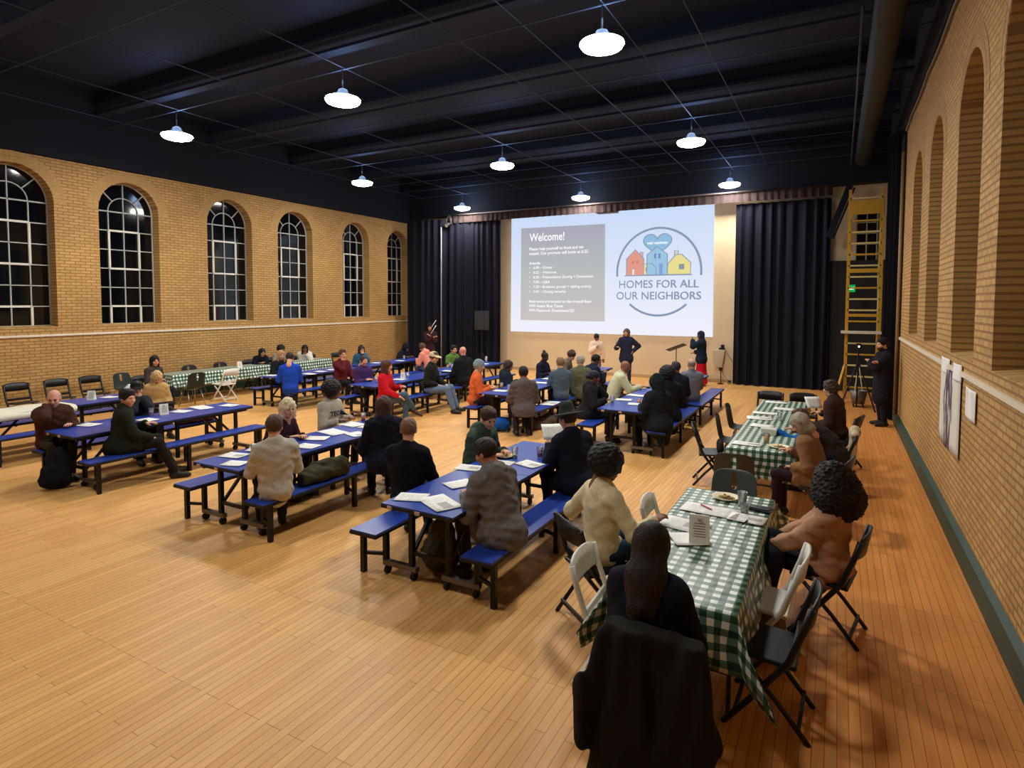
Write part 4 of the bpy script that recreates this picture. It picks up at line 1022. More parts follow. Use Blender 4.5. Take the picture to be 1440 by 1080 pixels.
# --- T7 T10
P_('orange', 'person in orange shirt and grey cap, back to camera', (-6.35, 10.25, 1.2), 34, dict(c=(214, 102, 56), t=.016, n='shirt'), (60, 52, 50), ('short', HGR), PALE, bench=('o', .08), look=(14, 6), hands=('table', 'table'), hat=('beanie', (126, 142, 152)))
P_('navylong', 'person with brown hair in dark teal jacket beside the orange shirt', (-6.25, 11.3, 1.12), 26, dict(c=(30, 44, 58), t=.022, n='jacket', hood=1), KHAKI, ('bob', (60, 44, 36)), TAN, bench=('o', .1), hands=('table', 'table'), female=True)
P_('plaid', 'person in grey tweed coat and dark trousers, back to camera, opposite the orange shirt', (-5.08, 9.75, 1.19), 128, dict(c=(92, 84, 84), t=.03, hood=1, n='coat', coat=.6, wr=.006), (44, 34, 52), ('short', HBL), BROWN, bench=('o', .08), look=(4, 8), hands=('table', 'table'), legs='tuck')
P_('bunnavy', 'woman with black topknot in navy sweater seen in profile', (-6.28, 13.2, 1.16), -10, dict(c=(30, 32, 50), t=.012, n='sweater'), BLK_, ('bun', HBL), DARK, bench=('o', .12), look=(-16, 14), hands=('table', 'table'), female=True, faceon=True)
P_('slate', 'man with light brown hair in slate blue shirt, back to camera', (-5.18, 11.65, 1.2), 128, dict(c=(82, 98, 112), t=.016, n='shirt'), (36, 38, 48), ('short', (136, 104, 80)), PALE, bench=('o', .06), look=(6, 6), hands=('table', 'table'))
P_('olive', 'brown haired person in tan olive top bending over table below the woman in white', (-6.0, 14.2, 1.13), 4, dict(c=(116, 106, 84), t=.014, n='sweater'), BLK_, ('tousled', (62, 44, 34)), PALE, bench=('o', .3), look=(-16, 24), hands=('table', 'table'), faceon=True)
P_('greyolive', 'grey haired person in olive jacket, back to camera', (-4.98, 12.3, 1.2), 116, dict(c=(100, 100, 78), t=.022, n='jacket', coat=.3), (120, 124, 100), ('short', (160, 154, 142)), PALE, bench=('o', .08), look=(18, 4), hands=('table', 'table'))
P_('navycap', 'person in navy jacket bending, next to the grey haired olive jacket', (-4.92, 13.1, 1.16), 60, dict(c=(30, 34, 52), t=.022, n='jacket'), BLK_, ('short', HBL), BROWN, bench=('o', .25), look=(-6, 22), hands=('lap', 'read'))
# --- T8 T12
P_('blackleft', 'person in black jacket with head on hand, back to camera, left of orange drink table', (-3.8, 10.05, 1.16), 22, dict(c=(34, 33, 38), t=.028, hood=1, n='jacket', coat=.3), (34, 34, 46), ('lowbun', (28, 30, 46)), BROWN, bench=('o', .1), look=(10, 12), hands=('chin', 'table'), female=True)
P_('creambald', 'broad bald man in pale cream shirt reaching across a table', (-3.82, 11.9, 1.17), 32, dict(c=(206, 206, 168), t=.03, n='shirt'), (50, 50, 54), ('bald', HB), (150, 100, 78), bench=('o', .26), look=(14, 14), hands=('table', 'tablefar'))
P_('darkhood', 'person in dark green black hooded cloak on the near end of a bench', (-2.58, 9.65, 1.18), 140, dict(c=(27, 32, 38), t=.04, n='cloak', coat=1.0), BLK_, ('hood', (27, 34, 38)), DARK, bench=('o', .1), look=(14, 8), hands=('table', 'table'), female=True)
P_('bigblack', 'person in black with large round black headwear behind the hooded cloak', (-2.64, 10.6, 1.22), 130, dict(c=(24, 25, 36), t=.04, n='cloak', coat=1.0), BLK_, ('afrobig', (24, 24, 34)), DARK, bench=('o', .1), look=(6, 4), hands=('table', 'table'), female=True)
P_('darkpurple', 'person with purplish black hair in dark jacket further along the right bench', (-2.8, 11.95, 1.2), 128, dict(c=(30, 34, 48), t=.022, n='jacket'), BLK_, ('short', (44, 36, 52)), BROWN, bench=('o', .1), hands=('table', 'table'))
P_('greyplaid', 'balding man in grey patterned shirt at the right end of audience', (-2.68, 12.85, 1.2), 112, dict(c=(110, 112, 128), t=.016, n='shirt'), (34, 34, 44), ('ring', (140, 126, 116)), (186, 146, 116), bench=('o', .06), look=(14, 2), hands=('table', 'knee'), legs='out')
# --- standing
P_('blouse', 'woman in white blouse standing below the slide looking at her hands', (-6.5, 17.35, 1.42), -64, dict(c=(236, 208, 186), t=.02, n='blouse', puff=.012), (96, 98, 120), ('short', HBL), BROWN, bench=('o', .06), seat=None, look=(8, 30), hands=('down', 'chest'), female=True, faceon=True)
P_('mic', 'woman in navy jacket standing with microphone and hand on hip', (-5.66, 17.7, 1.58), -74, dict(c=(40, 44, 66), t=.026, n='jacket', coat=.12), (46, 50, 74), ('bob', (96, 70, 56)), PALE, bench=('o', .03), seat=None, look=(-20, 0), hands=('hip', 'mic'), female=True, faceon=True)
P_('redskirt', 'woman in navy head covering and red long skirt standing with raised hand', (-3.6, 18.45, 1.53), 182, dict(c=(26, 40, 58), t=.035, n='jacket', coat=.05), dict(c=(186, 20, 44)), ('scarf', (38, 46, 66)), BROWN, bench=('o', .04), seat=None, look=(30, 0), hands=('raise', 'lap'), female=True, faceon=True)
P_('curtainman', 'man in maroon hooded top standing against the left stage curtain', (-12.8, 17.3, 1.6), -52, dict(c=(58, 34, 42), t=.024, n='hoodie', hood=1), (66, 54, 62), ('hood', (40, 26, 32)), PALE, bench=('o', .03), seat=None, look=(0, 4), hands=('chest', 'cross'), faceon=True)
P_('wallman', 'man in black coat and beanie standing against the right brick wall', (.82, 14.2, 1.66), 196, dict(c=(28, 28, 34), t=.03, n='coat', coat=.35), (30, 28, 32), ('short', HBL), PALE, bench=('o', .02), seat=None, look=(16, 2), hands=('cross', 'cross'), hat=('beanie', (34, 32, 36)), beard=(50, 36, 30), faceon=True)

# ------------------------------------------------------------------ stage end: slide, curtains, valance
def font_mesh(s, size, width=None, bold=0.0, align='LEFT', space=1.0):
    c = bpy.data.curves.new('t', 'FONT'); c.body = s; c.size = size; c.offset = bold; c.align_x = align; c.space_line = space; c.resolution_u = 3
    o = bpy.data.objects.new('t', c); COL.objects.link(o); bpy.context.view_layer.update()
    me = bpy.data.meshes.new_from_object(o.evaluated_get(bpy.context.evaluated_depsgraph_get()))
    bpy.data.objects.remove(o)
    co = np.empty(len(me.vertices) * 3, np.float32); me.vertices.foreach_get('co', co); co = co.reshape(-1, 3)
    if width:
        x0, x1 = co[:, 0].min(), co[:, 0].max(); k = width / (x1 - x0)
        co[:, 0] = (co[:, 0] - (x0 if align == 'LEFT' else 0)) * k
        if align == 'CENTER': co[:, 0] -= (co[:, 0].min() + co[:, 0].max()) / 2
    co[:, [1, 2]] = co[:, [2, 1]]; co[:, 1] = 0
    me.vertices.foreach_set('co', co.ravel()); me.update(); return me
YS = 19.44
def slide():
    t = thing('projected_slide', 'large white projected slide with welcome text and round housing logo on the cream end wall', 'projection', (0, 0, 0))
    def poly(name, pts, col, st, dy, parent=t, thick=.004):
        b = MB(); b.add([(x, YS - dy, z) for x, z in pts], [tuple(range(len(pts)))]); return b.build(name, emis(col, st, name), parent)
    bg = bpy.data.materials.new('slide_light'); bg.use_nodes = True; nt = bg.node_tree; nt.nodes.clear()
    out = nt.nodes.new('ShaderNodeOutputMaterial'); em = nt.nodes.new('ShaderNodeEmission'); tc = nt.nodes.new('ShaderNodeTexCoord'); sp = nt.nodes.new('ShaderNodeSeparateXYZ')
    cr = nt.nodes.new('ShaderNodeValToRGB'); cr.color_ramp.elements[0].color = lin((244, 244, 254)); cr.color_ramp.elements[1].color = lin((204, 222, 250))
    nt.links.new(tc.outputs['Generated'], sp.inputs[0]); nt.links.new(sp.outputs[2], cr.inputs[0]); nt.links.new(cr.outputs[0], em.inputs[0]); nt.links.new(em.outputs[0], out.inputs[0]); em.inputs[1].default_value = .8
    b = MB(); b.add([(x, YS, z) for x, z in ((-10.67, 1.42), (-3.42, 1.42), (-3.44, 5.56), (-10.64, 5.64))], [(0, 1, 2, 3)]); sb_ = b.build('slide_background', bg, t)
    pm = bpy.data.materials.new('panel_light'); pm.use_nodes = True; nt = pm.node_tree; nt.nodes.clear()
    out = nt.nodes.new('ShaderNodeOutputMaterial'); em = nt.nodes.new('ShaderNodeEmission'); tc = nt.nodes.new('ShaderNodeTexCoord'); sp = nt.nodes.new('ShaderNodeSeparateXYZ')
    cr = nt.nodes.new('ShaderNodeValToRGB'); cr.color_ramp.elements[0].color = lin((206, 198, 196)); cr.color_ramp.elements[1].color = lin((172, 172, 186)); e = cr.color_ramp.elements.new(.55); e.color = lin((186, 190, 192))
    nt.links.new(tc.outputs['Generated'], sp.inputs[0]); nt.links.new(sp.outputs[2], cr.inputs[0]); nt.links.new(cr.outputs[0], em.inputs[0]); nt.links.new(em.outputs[0], out.inputs[0]); em.inputs[1].default_value = .8
    b = MB(); b.add([(x, YS - .006, z) for x, z in ((-10.25, 1.85), (-6.99, 1.85), (-7.01, 5.17), (-10.23, 5.2))], [(0, 1, 2, 3)]); pn = b.build('text_panel', pm, t)
    WT = emis((252, 252, 255), .85, 'slide_text')
    def txt(name, s, x, z, size, width, m=WT, bold=.0, align='LEFT', parent=pn, dy=.012, space=1.0): return ob(name, font_mesh(s, size, width, bold, align, space), m, parent, (x, YS - dy, z))
    txt('heading', 'Welcome!', -9.89, 4.71, .4, 1.38, bold=.006)
    txt('welcome_line', 'Please help yourself to food and get\nseated. Our program will begin at 6:25.', -9.9, 4.38, .15, 2.31, bold=.003, space=1.08)
    txt('agenda_heading', 'Agenda:', -9.9, 3.87, .15, .46, bold=.003)
    txt('agenda_list', '\u2022   6:00 \u2013 Dinner\n\u2022   6:25 \u2013 Welcome\n\u2022   6:30 \u2013 Presentation: Zoning + Downtown\n\u2022   7:00 \u2013 Q&A\n\u2022   7:20 \u2013 Breakout groups + tabling activity\n\u2022   7:45 \u2013 Closing remarks', -9.89, 3.71, .135, 2.47, bold=.002, space=1.28)
    txt('footer_lines', 'Restrooms are located on the ground floor\nWiFi Guest: Blue Tower\nWiFi Password: Downtown123!', -9.91, 2.49, .14, 2.44, bold=.003, space=1.16)
    # logo
    GR = emis((140, 156, 182), .8, 'logo_grey')
    def arc(name, a0, a1, cx, cz, rx, rz_, w):
        n = 60; b = MB(); vs = []; fs = []
        for k in range(n + 1):
            a = R(a0 + (a1 - a0) * k / n); c, s = math.cos(a), math.sin(a)
            vs += [(cx + (rx - w) * c, YS - .008, cz + (rz_ - w) * s), (cx + (rx + w) * c, YS - .008, cz + (rz_ + w) * s)]
        for k in range(n): fs.append((2 * k, 2 * k + 1, 2 * k + 3, 2 * k + 2))
        b.add(vs, fs); b.build(name, GR, t)
    cx, cz, rx = -5.185, 3.5, 1.38
    arc('logo_arc', -5, 185, cx, cz, rx, 1.43, .035); arc('logo_arc', 227.5, 312.5, cx, cz, rx, 1.42, .035)
    def shape(name, pts, col, dy=.010):
        f = poly(name, pts, col, .78, dy, t)
        b = MB(); b.tube([(x, YS - dy - .002, z) for x, z in pts], .016, 6, 0, True); b.build('outline', GR, f); return f
    hz = []
    for k in range(40):
        a = 2 * PI * k / 40; hz.append((-5.21 + .465 * (math.sin(a) ** 3), 4.43 + .345 * (13 * math.cos(a) - 5 * math.cos(2 * a) - 2 * math.cos(3 * a) - math.cos(4 * a)) / 13.5))
    hf = shape('logo_heart', hz, (150, 192, 228), .009); ob('heart_text', font_mesh('WEST HARTFORD', .09, .68, .004, 'CENTER'), WT, hf, (-5.215, YS - .013, 4.41))
    rh = shape('red_house', [(-6.235, 3.4), (-5.65, 3.4), (-5.65, 3.95), (-5.94, 4.25), (-6.235, 3.95)], (232, 160, 142), .030)
    for x in (-6.02, -5.87): poly('house_window', [(x - .04, 3.8), (x + .04, 3.8), (x + .04, 3.88), (x - .04, 3.88)], (214, 126, 116), .8, .034, rh)
    poly('house_door', [(-6.03, 3.42), (-5.97, 3.42), (-5.97, 3.6), (-6.03, 3.6)], (240, 240, 236), .8, .034, rh)
    yh = shape('low_yellow_house', [(-5.65, 3.41), (-5.24, 3.41), (-5.24, 3.65), (-5.38, 3.78), (-5.65, 3.78)], (238, 222, 170), .031); poly('house_window', [(-5.58, 3.52), (-5.4, 3.52), (-5.4, 3.66), (-5.58, 3.66)], (150, 160, 160), .8, .035, yh)
    y2 = shape('yellow_house', [(-4.86, 3.41), (-4.13, 3.41), (-4.13, 3.78), (-4.42, 4.05), (-4.6, 4.04), (-4.86, 3.76)], (238, 226, 150), .031); poly('house_window', [(-4.5, 3.57), (-4.33, 3.57), (-4.33, 3.74), (-4.5, 3.74)], (140, 154, 164), .8, .036, y2)
    shape('chimney', [(-4.65, 4.03), (-4.53, 4.03), (-4.53, 4.18), (-4.65, 4.18)], (214, 214, 200), .010); shape('chimney', [(-5.78, 4.08), (-5.69, 3.98), (-5.69, 4.17), (-5.78, 4.17)], (214, 190, 186), .010)
    bh = shape('blue_house', [(-5.54, 3.41), (-4.87, 3.41), (-4.87, 4.07), (-5.205, 4.32), (-5.54, 4.07)], (160, 202, 232), .040)
    for x in (-5.27, -5.13): poly('house_window', [(x - .035, 3.94), (x + .035, 3.94), (x + .035, 4.1), (x - .035, 4.1)], (112, 146, 190), .8, .045, bh)
    poly('house_door', [(-5.13, 3.42), (-5.02, 3.42), (-5.02, 3.78), (-5.13, 3.78)], (136, 164, 214), .8, .045, bh)
    b = MB(); b.bar((-6.3, YS - .02, 3.395), (-4.08, YS - .02, 3.395), .01, .03); b.build('logo_ground_line', GR, t)
    ob('logo_lettering', font_mesh('HOMES FOR ALL\nOUR NEIGHBORS', .36, 2.77, .0, 'CENTER', 1.06), GR, sb_, (-5.195, YS - .012, 2.985)); ob('logo_text', font_mesh('HOMES FOR ALL\nOUR NEIGHBORS', .36, 2.79, .0, 'CENTER', 1.06), GR, sb_, (-5.185, YS - .0125, 2.993))
slide()
def curtain(name, label, pts, z0, z1, amp, wl, m=None, seed=0, cat='curtain'):
    pts = np.array(pts, float); sg = np.linalg.norm(np.diff(pts, axis=0), axis=1); tot = sg.sum(); n = int(tot / .025); s = np.linspace(0, tot, n); cs = np.concatenate([[0], np.cumsum(sg)])
    x = np.interp(s, cs, pts[:, 0]); y = np.interp(s, cs, pts[:, 1]); dx, dy = np.gradient(x), np.gradient(y); l = np.hypot(dx, dy); nx, ny = -dy / l, dx / l
    ph = 2 * PI * s / wl + 1.4 * np.sin(s * 2.1 + seed) + .8 * np.sin(s * 5.3 + seed * 2)
    zs = np.linspace(z0, z1, 14); P = np.zeros((n, 14, 3))
    for j, z in enumerate(zs):
        k = (z - z0) / (z1 - z0); a = amp * (1 - .45 * k) * (1 + .25 * np.sin(s * 3 + seed)); w = a * np.sin(ph + .25 * np.sin(3 * k + s)) + .25 * a * np.sin(2.3 * ph + k)
        P[:, j, 0] = x + nx * w; P[:, j, 1] = y + ny * w; P[:, j, 2] = z
    o = ob(name, grid_mesh(name, P), m or CURT); return tag(o, label, cat)
curtain('stage_curtain', 'black velour stage curtain to the right of the slide', [(-2.76, 19.15), (-.22, 19.15)], .02, 5.46, .07, .27)
curtain('stage_curtain', 'black velour stage curtain between the left corner and the slide', [(-13.5, 18.95), (-10.93, 19.15)], .02, 5.6, .07, .27, None, 2)
curtain('stage_curtain', 'black curtain in the left corner covering the end of the window wall', [(-14.55, 18.25), (-13.9, 18.35), (-13.1, 18.75)], .02, 5.62, .05, .3, None, 4)
curtain('stage_curtain', 'narrow black drape at the far end of the right brick wall', [(.9, 15.35), (1.0, 15.05), (1.1, 14.85)], .02, 6.1, .035, .2, mat((15, 15, 19), .95, spec=.05, name='black_drape'), 5)
curtain('valance', 'faded mauve fabric valance over the stage opening', [(-13.2, 18.98), (-.2, 18.98)], 5.5, 5.78, .02, .22, mat((62, 52, 52), .95, 0, .2, 4, spec=.05), 1, 'valance')
b = MB(); b.tube([(-13.3, 18.93, 5.79), (-.15, 18.93, 5.79)], .03, 8); tag(b.build('curtain_pipe', mat((92, 82, 84), .5, .4), None, None, True), 'pipe carrying the mauve valance above the slide', 'pipe')
b = MB(); b.box((-6.86, 19.2, 5.63), (.7, .3, .28)); b.box((-6.86, 19.04, 5.6), (.5, .04, .18)); tag(b.build('screen_housing', mat((96, 72, 62), .6), None, None, False, .01), 'small brown box in the notch at the top of the slide', 'box')  # plain box for the screen housing, carries nothing
# flat dark panel and a window behind the scaffold
st = struct
m = MB(); m.box((.42, 19.4, 1.85), (1.45, .06, 3.7)); st(m.build('dark_panel', mat((30, 26, 24), .7)), 'flat dark panel behind the yellow scaffold')
t = ob('window_13', None, None, None, (.66, 19.47, 0)); st(t)
b = MB(); b.box((0, 0, 4.0), (.5, .02, 2.1)); b.build('window_pane', GLASSN, t)
b = MB()
for x in (-.25, 0, .25): b.bar((x, -.02, 2.95), (x, -.02, 5.05), .03, .03, up=(0, 1, 0))
for k in range(8): b.bar((-.25, -.02, 2.95 + .3 * k), (.25, -.02, 2.95 + .3 * k), .03, .03)
b.build('window_frame', mat((170, 160, 130), .6), t)
b = MB(); b.bar((.24, 18.6, 5.75), (-.26, 18.6, 4.3), .1, .16); b.bar((.32, 18.6, 5.6), (-.16, 18.6, 4.25), .03, .05); tag(b.build('diagonal_brace', BLK), 'black diagonal brace beside the top of the yellow scaffold', 'brace')  # two diagonal bars, not hung from anything
t = thing('exit_sign', 'small glowing green exit sign behind the scaffold', 'sign', (.31, 18.7, 2.9)); b = MB(); b.box((0, 0, 0), (.2, .05, .2)); b.build('sign_case', emis((20, 150, 70), .9), t, None, False, .01); ob('sign_text', font_mesh('EXIT', .09, .15, .003, 'CENTER'), emis((190, 255, 210), 2.2), t, (0, -.03, -.03))
# yellow scaffold
YEL = mat((196, 150, 40), .5, 0, .15, name='yellow_paint'); YELL = mat((214, 196, 130), .5, name='worn_yellow')
t = thing('scaffold_tower', 'tall yellow scaffold tower with ladder rungs in the far right corner', 'scaffold', (.55, 17.1, 0))
for x in (-.34, .36):
    b = MB(); b.bar((x, 0, .1), (x, 0, 5.3), .07, .07); b.build('upright', YEL, t)
    b = MB(); b.bar((x, .75, .1), (x, .75, 5.3), .05, .05); b.build('upright', YELL, t)
for k in range(18):
    z = .4 + k * .275
    b = MB(); b.bar((-.34, -.02, z), (.36, -.02, z), .03, .04); b.build('rung', YELL if k % 3 else YEL, t)
for z, h in ((4.85, .34), (3.3, .1), (2.2, .07)):
    b = MB(); b.bar((-.36, -.03, z), (.38, -.03, z), .03, h); b.build('cross_panel', YEL, t)
b = MB(); b.box((-.03, -.1, 1.78), (.86, .3, .06)); b.build('plank', mat((214, 206, 186), .6), t)
for s in (-1, 1):
    b = MB(); b.bar((s * .35, 0, .95), (s * .55, -.35, .12), .05, .05); b.bar((s * .55, -.4, .1), (s * .55, .9, .1), .06, .06); b.build('outrigger', YEL, t)
    b = MB(); b.bar((s * .33, 0, 2.2), (s * .33, .75, 3.2), .03, .03); b.bar((s * .33, 0, 4.2), (s * .33, .75, 3.2), .03, .03); b.build('brace', YELL, t)
    for y in (-.36, .86):
        b = MB(); b.tube([(s * .55 - .03, y, .07), (s * .55 + .03, y, .07)], .07, 14); b.build('caster', RUBBER, t)
t = thing('tripod', 'black tripod with a small camera in front of the scaffold', 'tripod', (.46, 16.05, 0))
for a in (90, 210, 330):
    b = MB(); b.tube([(0, 0, 1.15), (.42 * math.cos(R(a)), .42 * math.sin(R(a)), .0)], .016, 8); b.build('leg', BLACKM, t)
b = MB(); b.tube([(0, 0, .8), (0, 0, 1.42)], .018, 8); b.build('centre_column', BLACKM, t)
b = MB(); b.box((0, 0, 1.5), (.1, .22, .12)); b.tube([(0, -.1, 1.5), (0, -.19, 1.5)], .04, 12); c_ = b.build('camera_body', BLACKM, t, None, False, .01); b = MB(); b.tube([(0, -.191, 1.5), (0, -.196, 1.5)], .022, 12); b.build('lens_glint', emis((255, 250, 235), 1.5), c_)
t = thing('mop_bucket', 'grey wheeled bucket with long handles at the foot of the scaffold', 'bucket', (.5, 16.55, 0)); b = MB(); b.lathe([(.13, .08), (.19, .4), (.17, .4), (.12, .1)], 20); b.build('bucket_body', GREYM, t, None, True); b = MB(); b.tube([(-.08, 0, .38), (-.02, .03, .95)], .014, 6); b.tube([(.08, 0, .38), (.0, .03, .95)], .014, 6); b.build('handle', mat((200, 190, 160), .5), t)
for x, y in ((-.1, -.1), (.1, -.1), (-.1, .1), (.1, .1)):
    b = MB(); b.tube([(x - .015, y, .04), (x + .015, y, .04)], .04, 10); b.build('caster', RUBBER, t)
# speaker, spotlight, music stand, wall box
t = thing('speaker', 'black loudspeaker on a pole before the left stage curtain', 'speaker', (-11.35, 18.5, 0)); b = MB(); b.box((0, 0, 1.84), (.42, .36, .7)); b.build('cabinet', mat((34, 35, 40), .6), t, None, False, .02); b = MB(); b.box((0, -.185, 1.84), (.37, .012, .64)); b.build('speaker_grille', mat((54, 55, 60), .7), t)
b = MB(); b.tube([(0, 0, .1), (0, 0, 1.5)], .02, 8); b.build('pole', BLACKM, t)
for a in (90, 210, 330): b = MB(); b.tube([(0, 0, .7), (.45 * math.cos(R(a)), .45 * math.sin(R(a)), .0)], .014, 6); b.build('leg', BLACKM, t)
t = thing('stage_spotlight', 'small stage spotlight clamped at the left end of the valance pipe', 'spotlight', (-13.0, 18.8, 5.5)); b = MB(); b.tube([(0, -.16, -.12), (0, .12, .0)], [.09, .07], 14); b.build('lamp_can', BLACKM, t, None, True); b = MB(); b.tube([(0, -.17, -.124), (0, -.175, -.126)], .07, 14); b.build('lens', mat((190, 190, 180), .3), t); b = MB(); b.tube([(-.1, 0, -.05), (-.1, 0, .15), (0, .05, .28), (.1, 0, .15), (.1, 0, -.05)], .012, 6); b.build('yoke', GREYM, t)
t = thing('music_stand', 'black music stand with tilted desk before the slide', 'music stand', (-4.28, 18.3, 0))
b = MB(); b.box((0, 0, 1.14), (.56, .36, .02), Matrix.Rotation(R(-22), 3, 'Y') @ Matrix.Rotation(R(-12), 3, 'X')); b.build('desk', BLACKM, t, None, False, .004); b = MB(); b.tube([(0, 0, .12), (0, 0, 1.1)], .014, 8); b.build('pole', BLACKM, t)
for a in (90, 210, 330): b = MB(); b.tube([(0, 0, .22), (.28 * math.cos(R(a)), .28 * math.sin(R(a)), .0)], .012, 6); b.build('leg', BLACKM, t)
t = thing('wall_cabinet', 'small cream cabinet on the end wall beside the woman in red skirt', 'cabinet', (-3.22, 19.38, 0)); b = MB(); b.prism([(-.18, 1.02), (.2, 1.02), (.12, .5), (-.12, .5)], .2, lambda u, v, w: (u, w - .1, v)); b.build('cabinet_body', mat((198, 184, 158), .6), t, None, False, .01)
b = MB(); b.box((-3.12, 19.34, 1.08), (.16, .12, .06)); b.box((-3.1, 19.34, 1.15), (.1, .08, .1)); tag(b.build('control_box', BLACKM, None, None, False, .01), 'small black device on top of the cream wall cabinet', 'device')
b = MB(); b.tube([(-3.06, 19.42, 1.1), (-2.9, 19.44, .8), (-2.7, 19.44, .5), (-2.66, 19.44, .02)], .008, 6); b.tube([(-3.2, 19.42, .5), (-3.1, 19.44, .3), (-2.96, 19.44, .1), (-2.9, 19.42, .02)], .007, 6); tag(b.build('cord', GREYM, None, None, True), 'thin cords hanging down the end wall by the cream cabinet', 'cord')
t = thing('microphone_stand', 'short black microphone stand by the cream cabinet on the end wall', 'stand', (-3.1, 19.1, 0)); b = MB(); b.tube([(0, 0, .03), (0, 0, .42)], .012, 8); b.build('pole', BLACKM, t); b = MB(); b.lathe([(.1, 0), (.1, .02), (.02, .035)], 16); b.build('base', BLACKM, t); b = MB(); b.box((0, 0, .46), (.1, .06, .1)); b.build('clip_head', BLACKM, t)
t = thing('water_bottle', 'clear bottle with dark label on floor by the end wall', 'bottle', (-2.86, 19.2, 0)); b = MB(); b.lathe([(.045, 0), (.045, .2), (.02, .27), (.02, .3)], 14); b.build('bottle_body', CLEAR, t, None, True); b = MB(); b.lathe([(.047, .05), (.047, .12)], 14); b.build('label_band', mat((50, 54, 66), .6), t)

# ------------------------------------------------------------------ things on the right wall
pm, nt, pb = newmat('ink_drawing'); tc = nt.nodes.new('ShaderNodeTexCoord'); mp = nt.nodes.new('ShaderNodeMapping'); mp.inputs['Scale'].default_value = (1, 9, 2.2); nt.links.new(tc.outputs['Generated'], mp.inputs[0])
n = nt.nodes.new('ShaderNodeTexNoise'); n.inputs['Scale'].default_value = 1.5; n.inputs['Detail'].default_value = 5; nt.links.new(mp.outputs[0], n.inputs['Vector'])
sp = nt.nodes.new('ShaderNodeSeparateXYZ'); nt.links.new(tc.outputs['Generated'], sp.inputs[0])
d1 = nt.nodes.new('ShaderNodeMath'); d1.operation = 'SUBTRACT'; d1.inputs[1].default_value = .5; nt.links.new(sp.outputs[1], d1.inputs[0]); d2 = nt.nodes.new('ShaderNodeMath'); d2.operation = 'ABSOLUTE'; nt.links.new(d1.outputs[0], d2.inputs[0])
d3 = nt.nodes.new('ShaderNodeMapRange'); d3.inputs[1].default_value = .08; d3.inputs[2].default_value = .42; d3.inputs[3].default_value = .22; d3.inputs[4].default_value = -.25; nt.links.new(d2.outputs[0], d3.inputs[0])
d4 = nt.nodes.new('ShaderNodeMath'); d4.operation = 'ADD'; nt.links.new(n.outputs[0], d4.inputs[0]); nt.links.new(d3.outputs[0], d4.inputs[1])
cr = nt.nodes.new('ShaderNodeValToRGB'); cr.color_ramp.elements[0].position = .52; cr.color_ramp.elements[0].color = lin((226, 222, 208)); cr.color_ramp.elements[1].position = .72; cr.color_ramp.elements[1].color = lin((84, 62, 80)); nt.links.new(d4.outputs[0], cr.inputs[0]); nt.links.new(cr.outputs[0], pb.inputs['Base Color']); pb.inputs['Roughness'].default_value = .8
def wall_sheet(name, label, cat, y0, y1, z0, z1, m, curl=.015):
    P = np.zeros((9, 9, 3))
    for i in range(9):
        for j in range(9): P[i, j] = (XR - .012 - curl * math.sin(PI * i / 8) * (1 - .3 * j / 8) - .004, y0 + (y1 - y0) * i / 8, z0 + (z1 - z0) * j / 8)
    o = ob(name, grid_mesh(name, P), m); s = o.modifiers.new('s', 'SOLIDIFY'); s.thickness = .002; return tag(o, label, cat)
wall_sheet('wall_poster', 'large white poster with dark purple ink strokes on the right wall', 'poster', 7.62, 8.95, .86, 1.74, pm, .02)
wall_sheet('wall_card', 'white card taped above the far corner of the wall poster', 'card', 8.35, 8.95, 1.68, 1.86, PAPER, .02)
wall_sheet('wall_card', 'white card taped above the near corner of the wall poster', 'card', 7.6, 8.1, 1.68, 1.86, PAPER, .03)
wall_sheet('wall_sheet', 'plain white sheet on the right wall, nearer than the big poster', 'paper', 6.85, 7.33, 1.38, 1.68, PRINT2, .01)

# ------------------------------------------------------------------ papers, cups, plates
def sheet(x, y, rot, label, m=PRINT, w=.28, h=.216, z=.736, name='paper_sheet', group='papers on the tables', tilt=0.0, cat='paper'):
    P = np.zeros((5, 5, 3))
    for i in range(5):
        for j in range(5): P[i, j] = (w * (i / 4 - .5), h * (j / 4 - .5), .003 + .004 * ((i / 4 - .5) ** 2 + (j / 4 - .5) ** 2) * (1 + (x * 7) % 1))
    o = ob(name, grid_mesh(name, P), m, None, (x, y, z), R(rot)); s = o.modifiers.new('s', 'SOLIDIFY'); s.thickness = .0012; s.offset = 1
    if tilt: o.rotation_euler = (R(tilt), 0, R(rot))
    return tag(o, label, cat, group)
def tent(x, y, rot, label, z=.736, k=1.0):
    t = thing('table_tent', label, 'table tent', (x, y, z), R(rot), 'white folded table tents')
    b = MB(); w, d, h = .055 * k, .045 * k, .15 * k
    b.add([(-w, -d, 0), (w, -d, 0), (w, d, 0), (-w, d, 0), (-w, -.004, h), (w, -.004, h), (w, .004, h), (-w, .004, h)], [(0, 1, 5, 4), (3, 7, 6, 2), (4, 5, 6, 7), (0, 4, 7, 3), (1, 2, 6, 5), (0, 3, 2, 1)]); b.build('folded_card', mat((240, 238, 226), .6), t)
    b = MB()
    for f in range(6): zz = h * (.25 + .09 * f); yy = -d + (d - .004) * zz / h - .0015; b.bar((-w * (.6 - .05 * (f % 3)), yy, zz), (w * .6, yy, zz), .001, .004 * k)
    b.lathe([(.014 * k, 0), (.014 * k, .001)], 12, (0, -.012 * k, h * .86)); b.build('printed_lines', mat((120, 122, 118), .7), t)
    return t
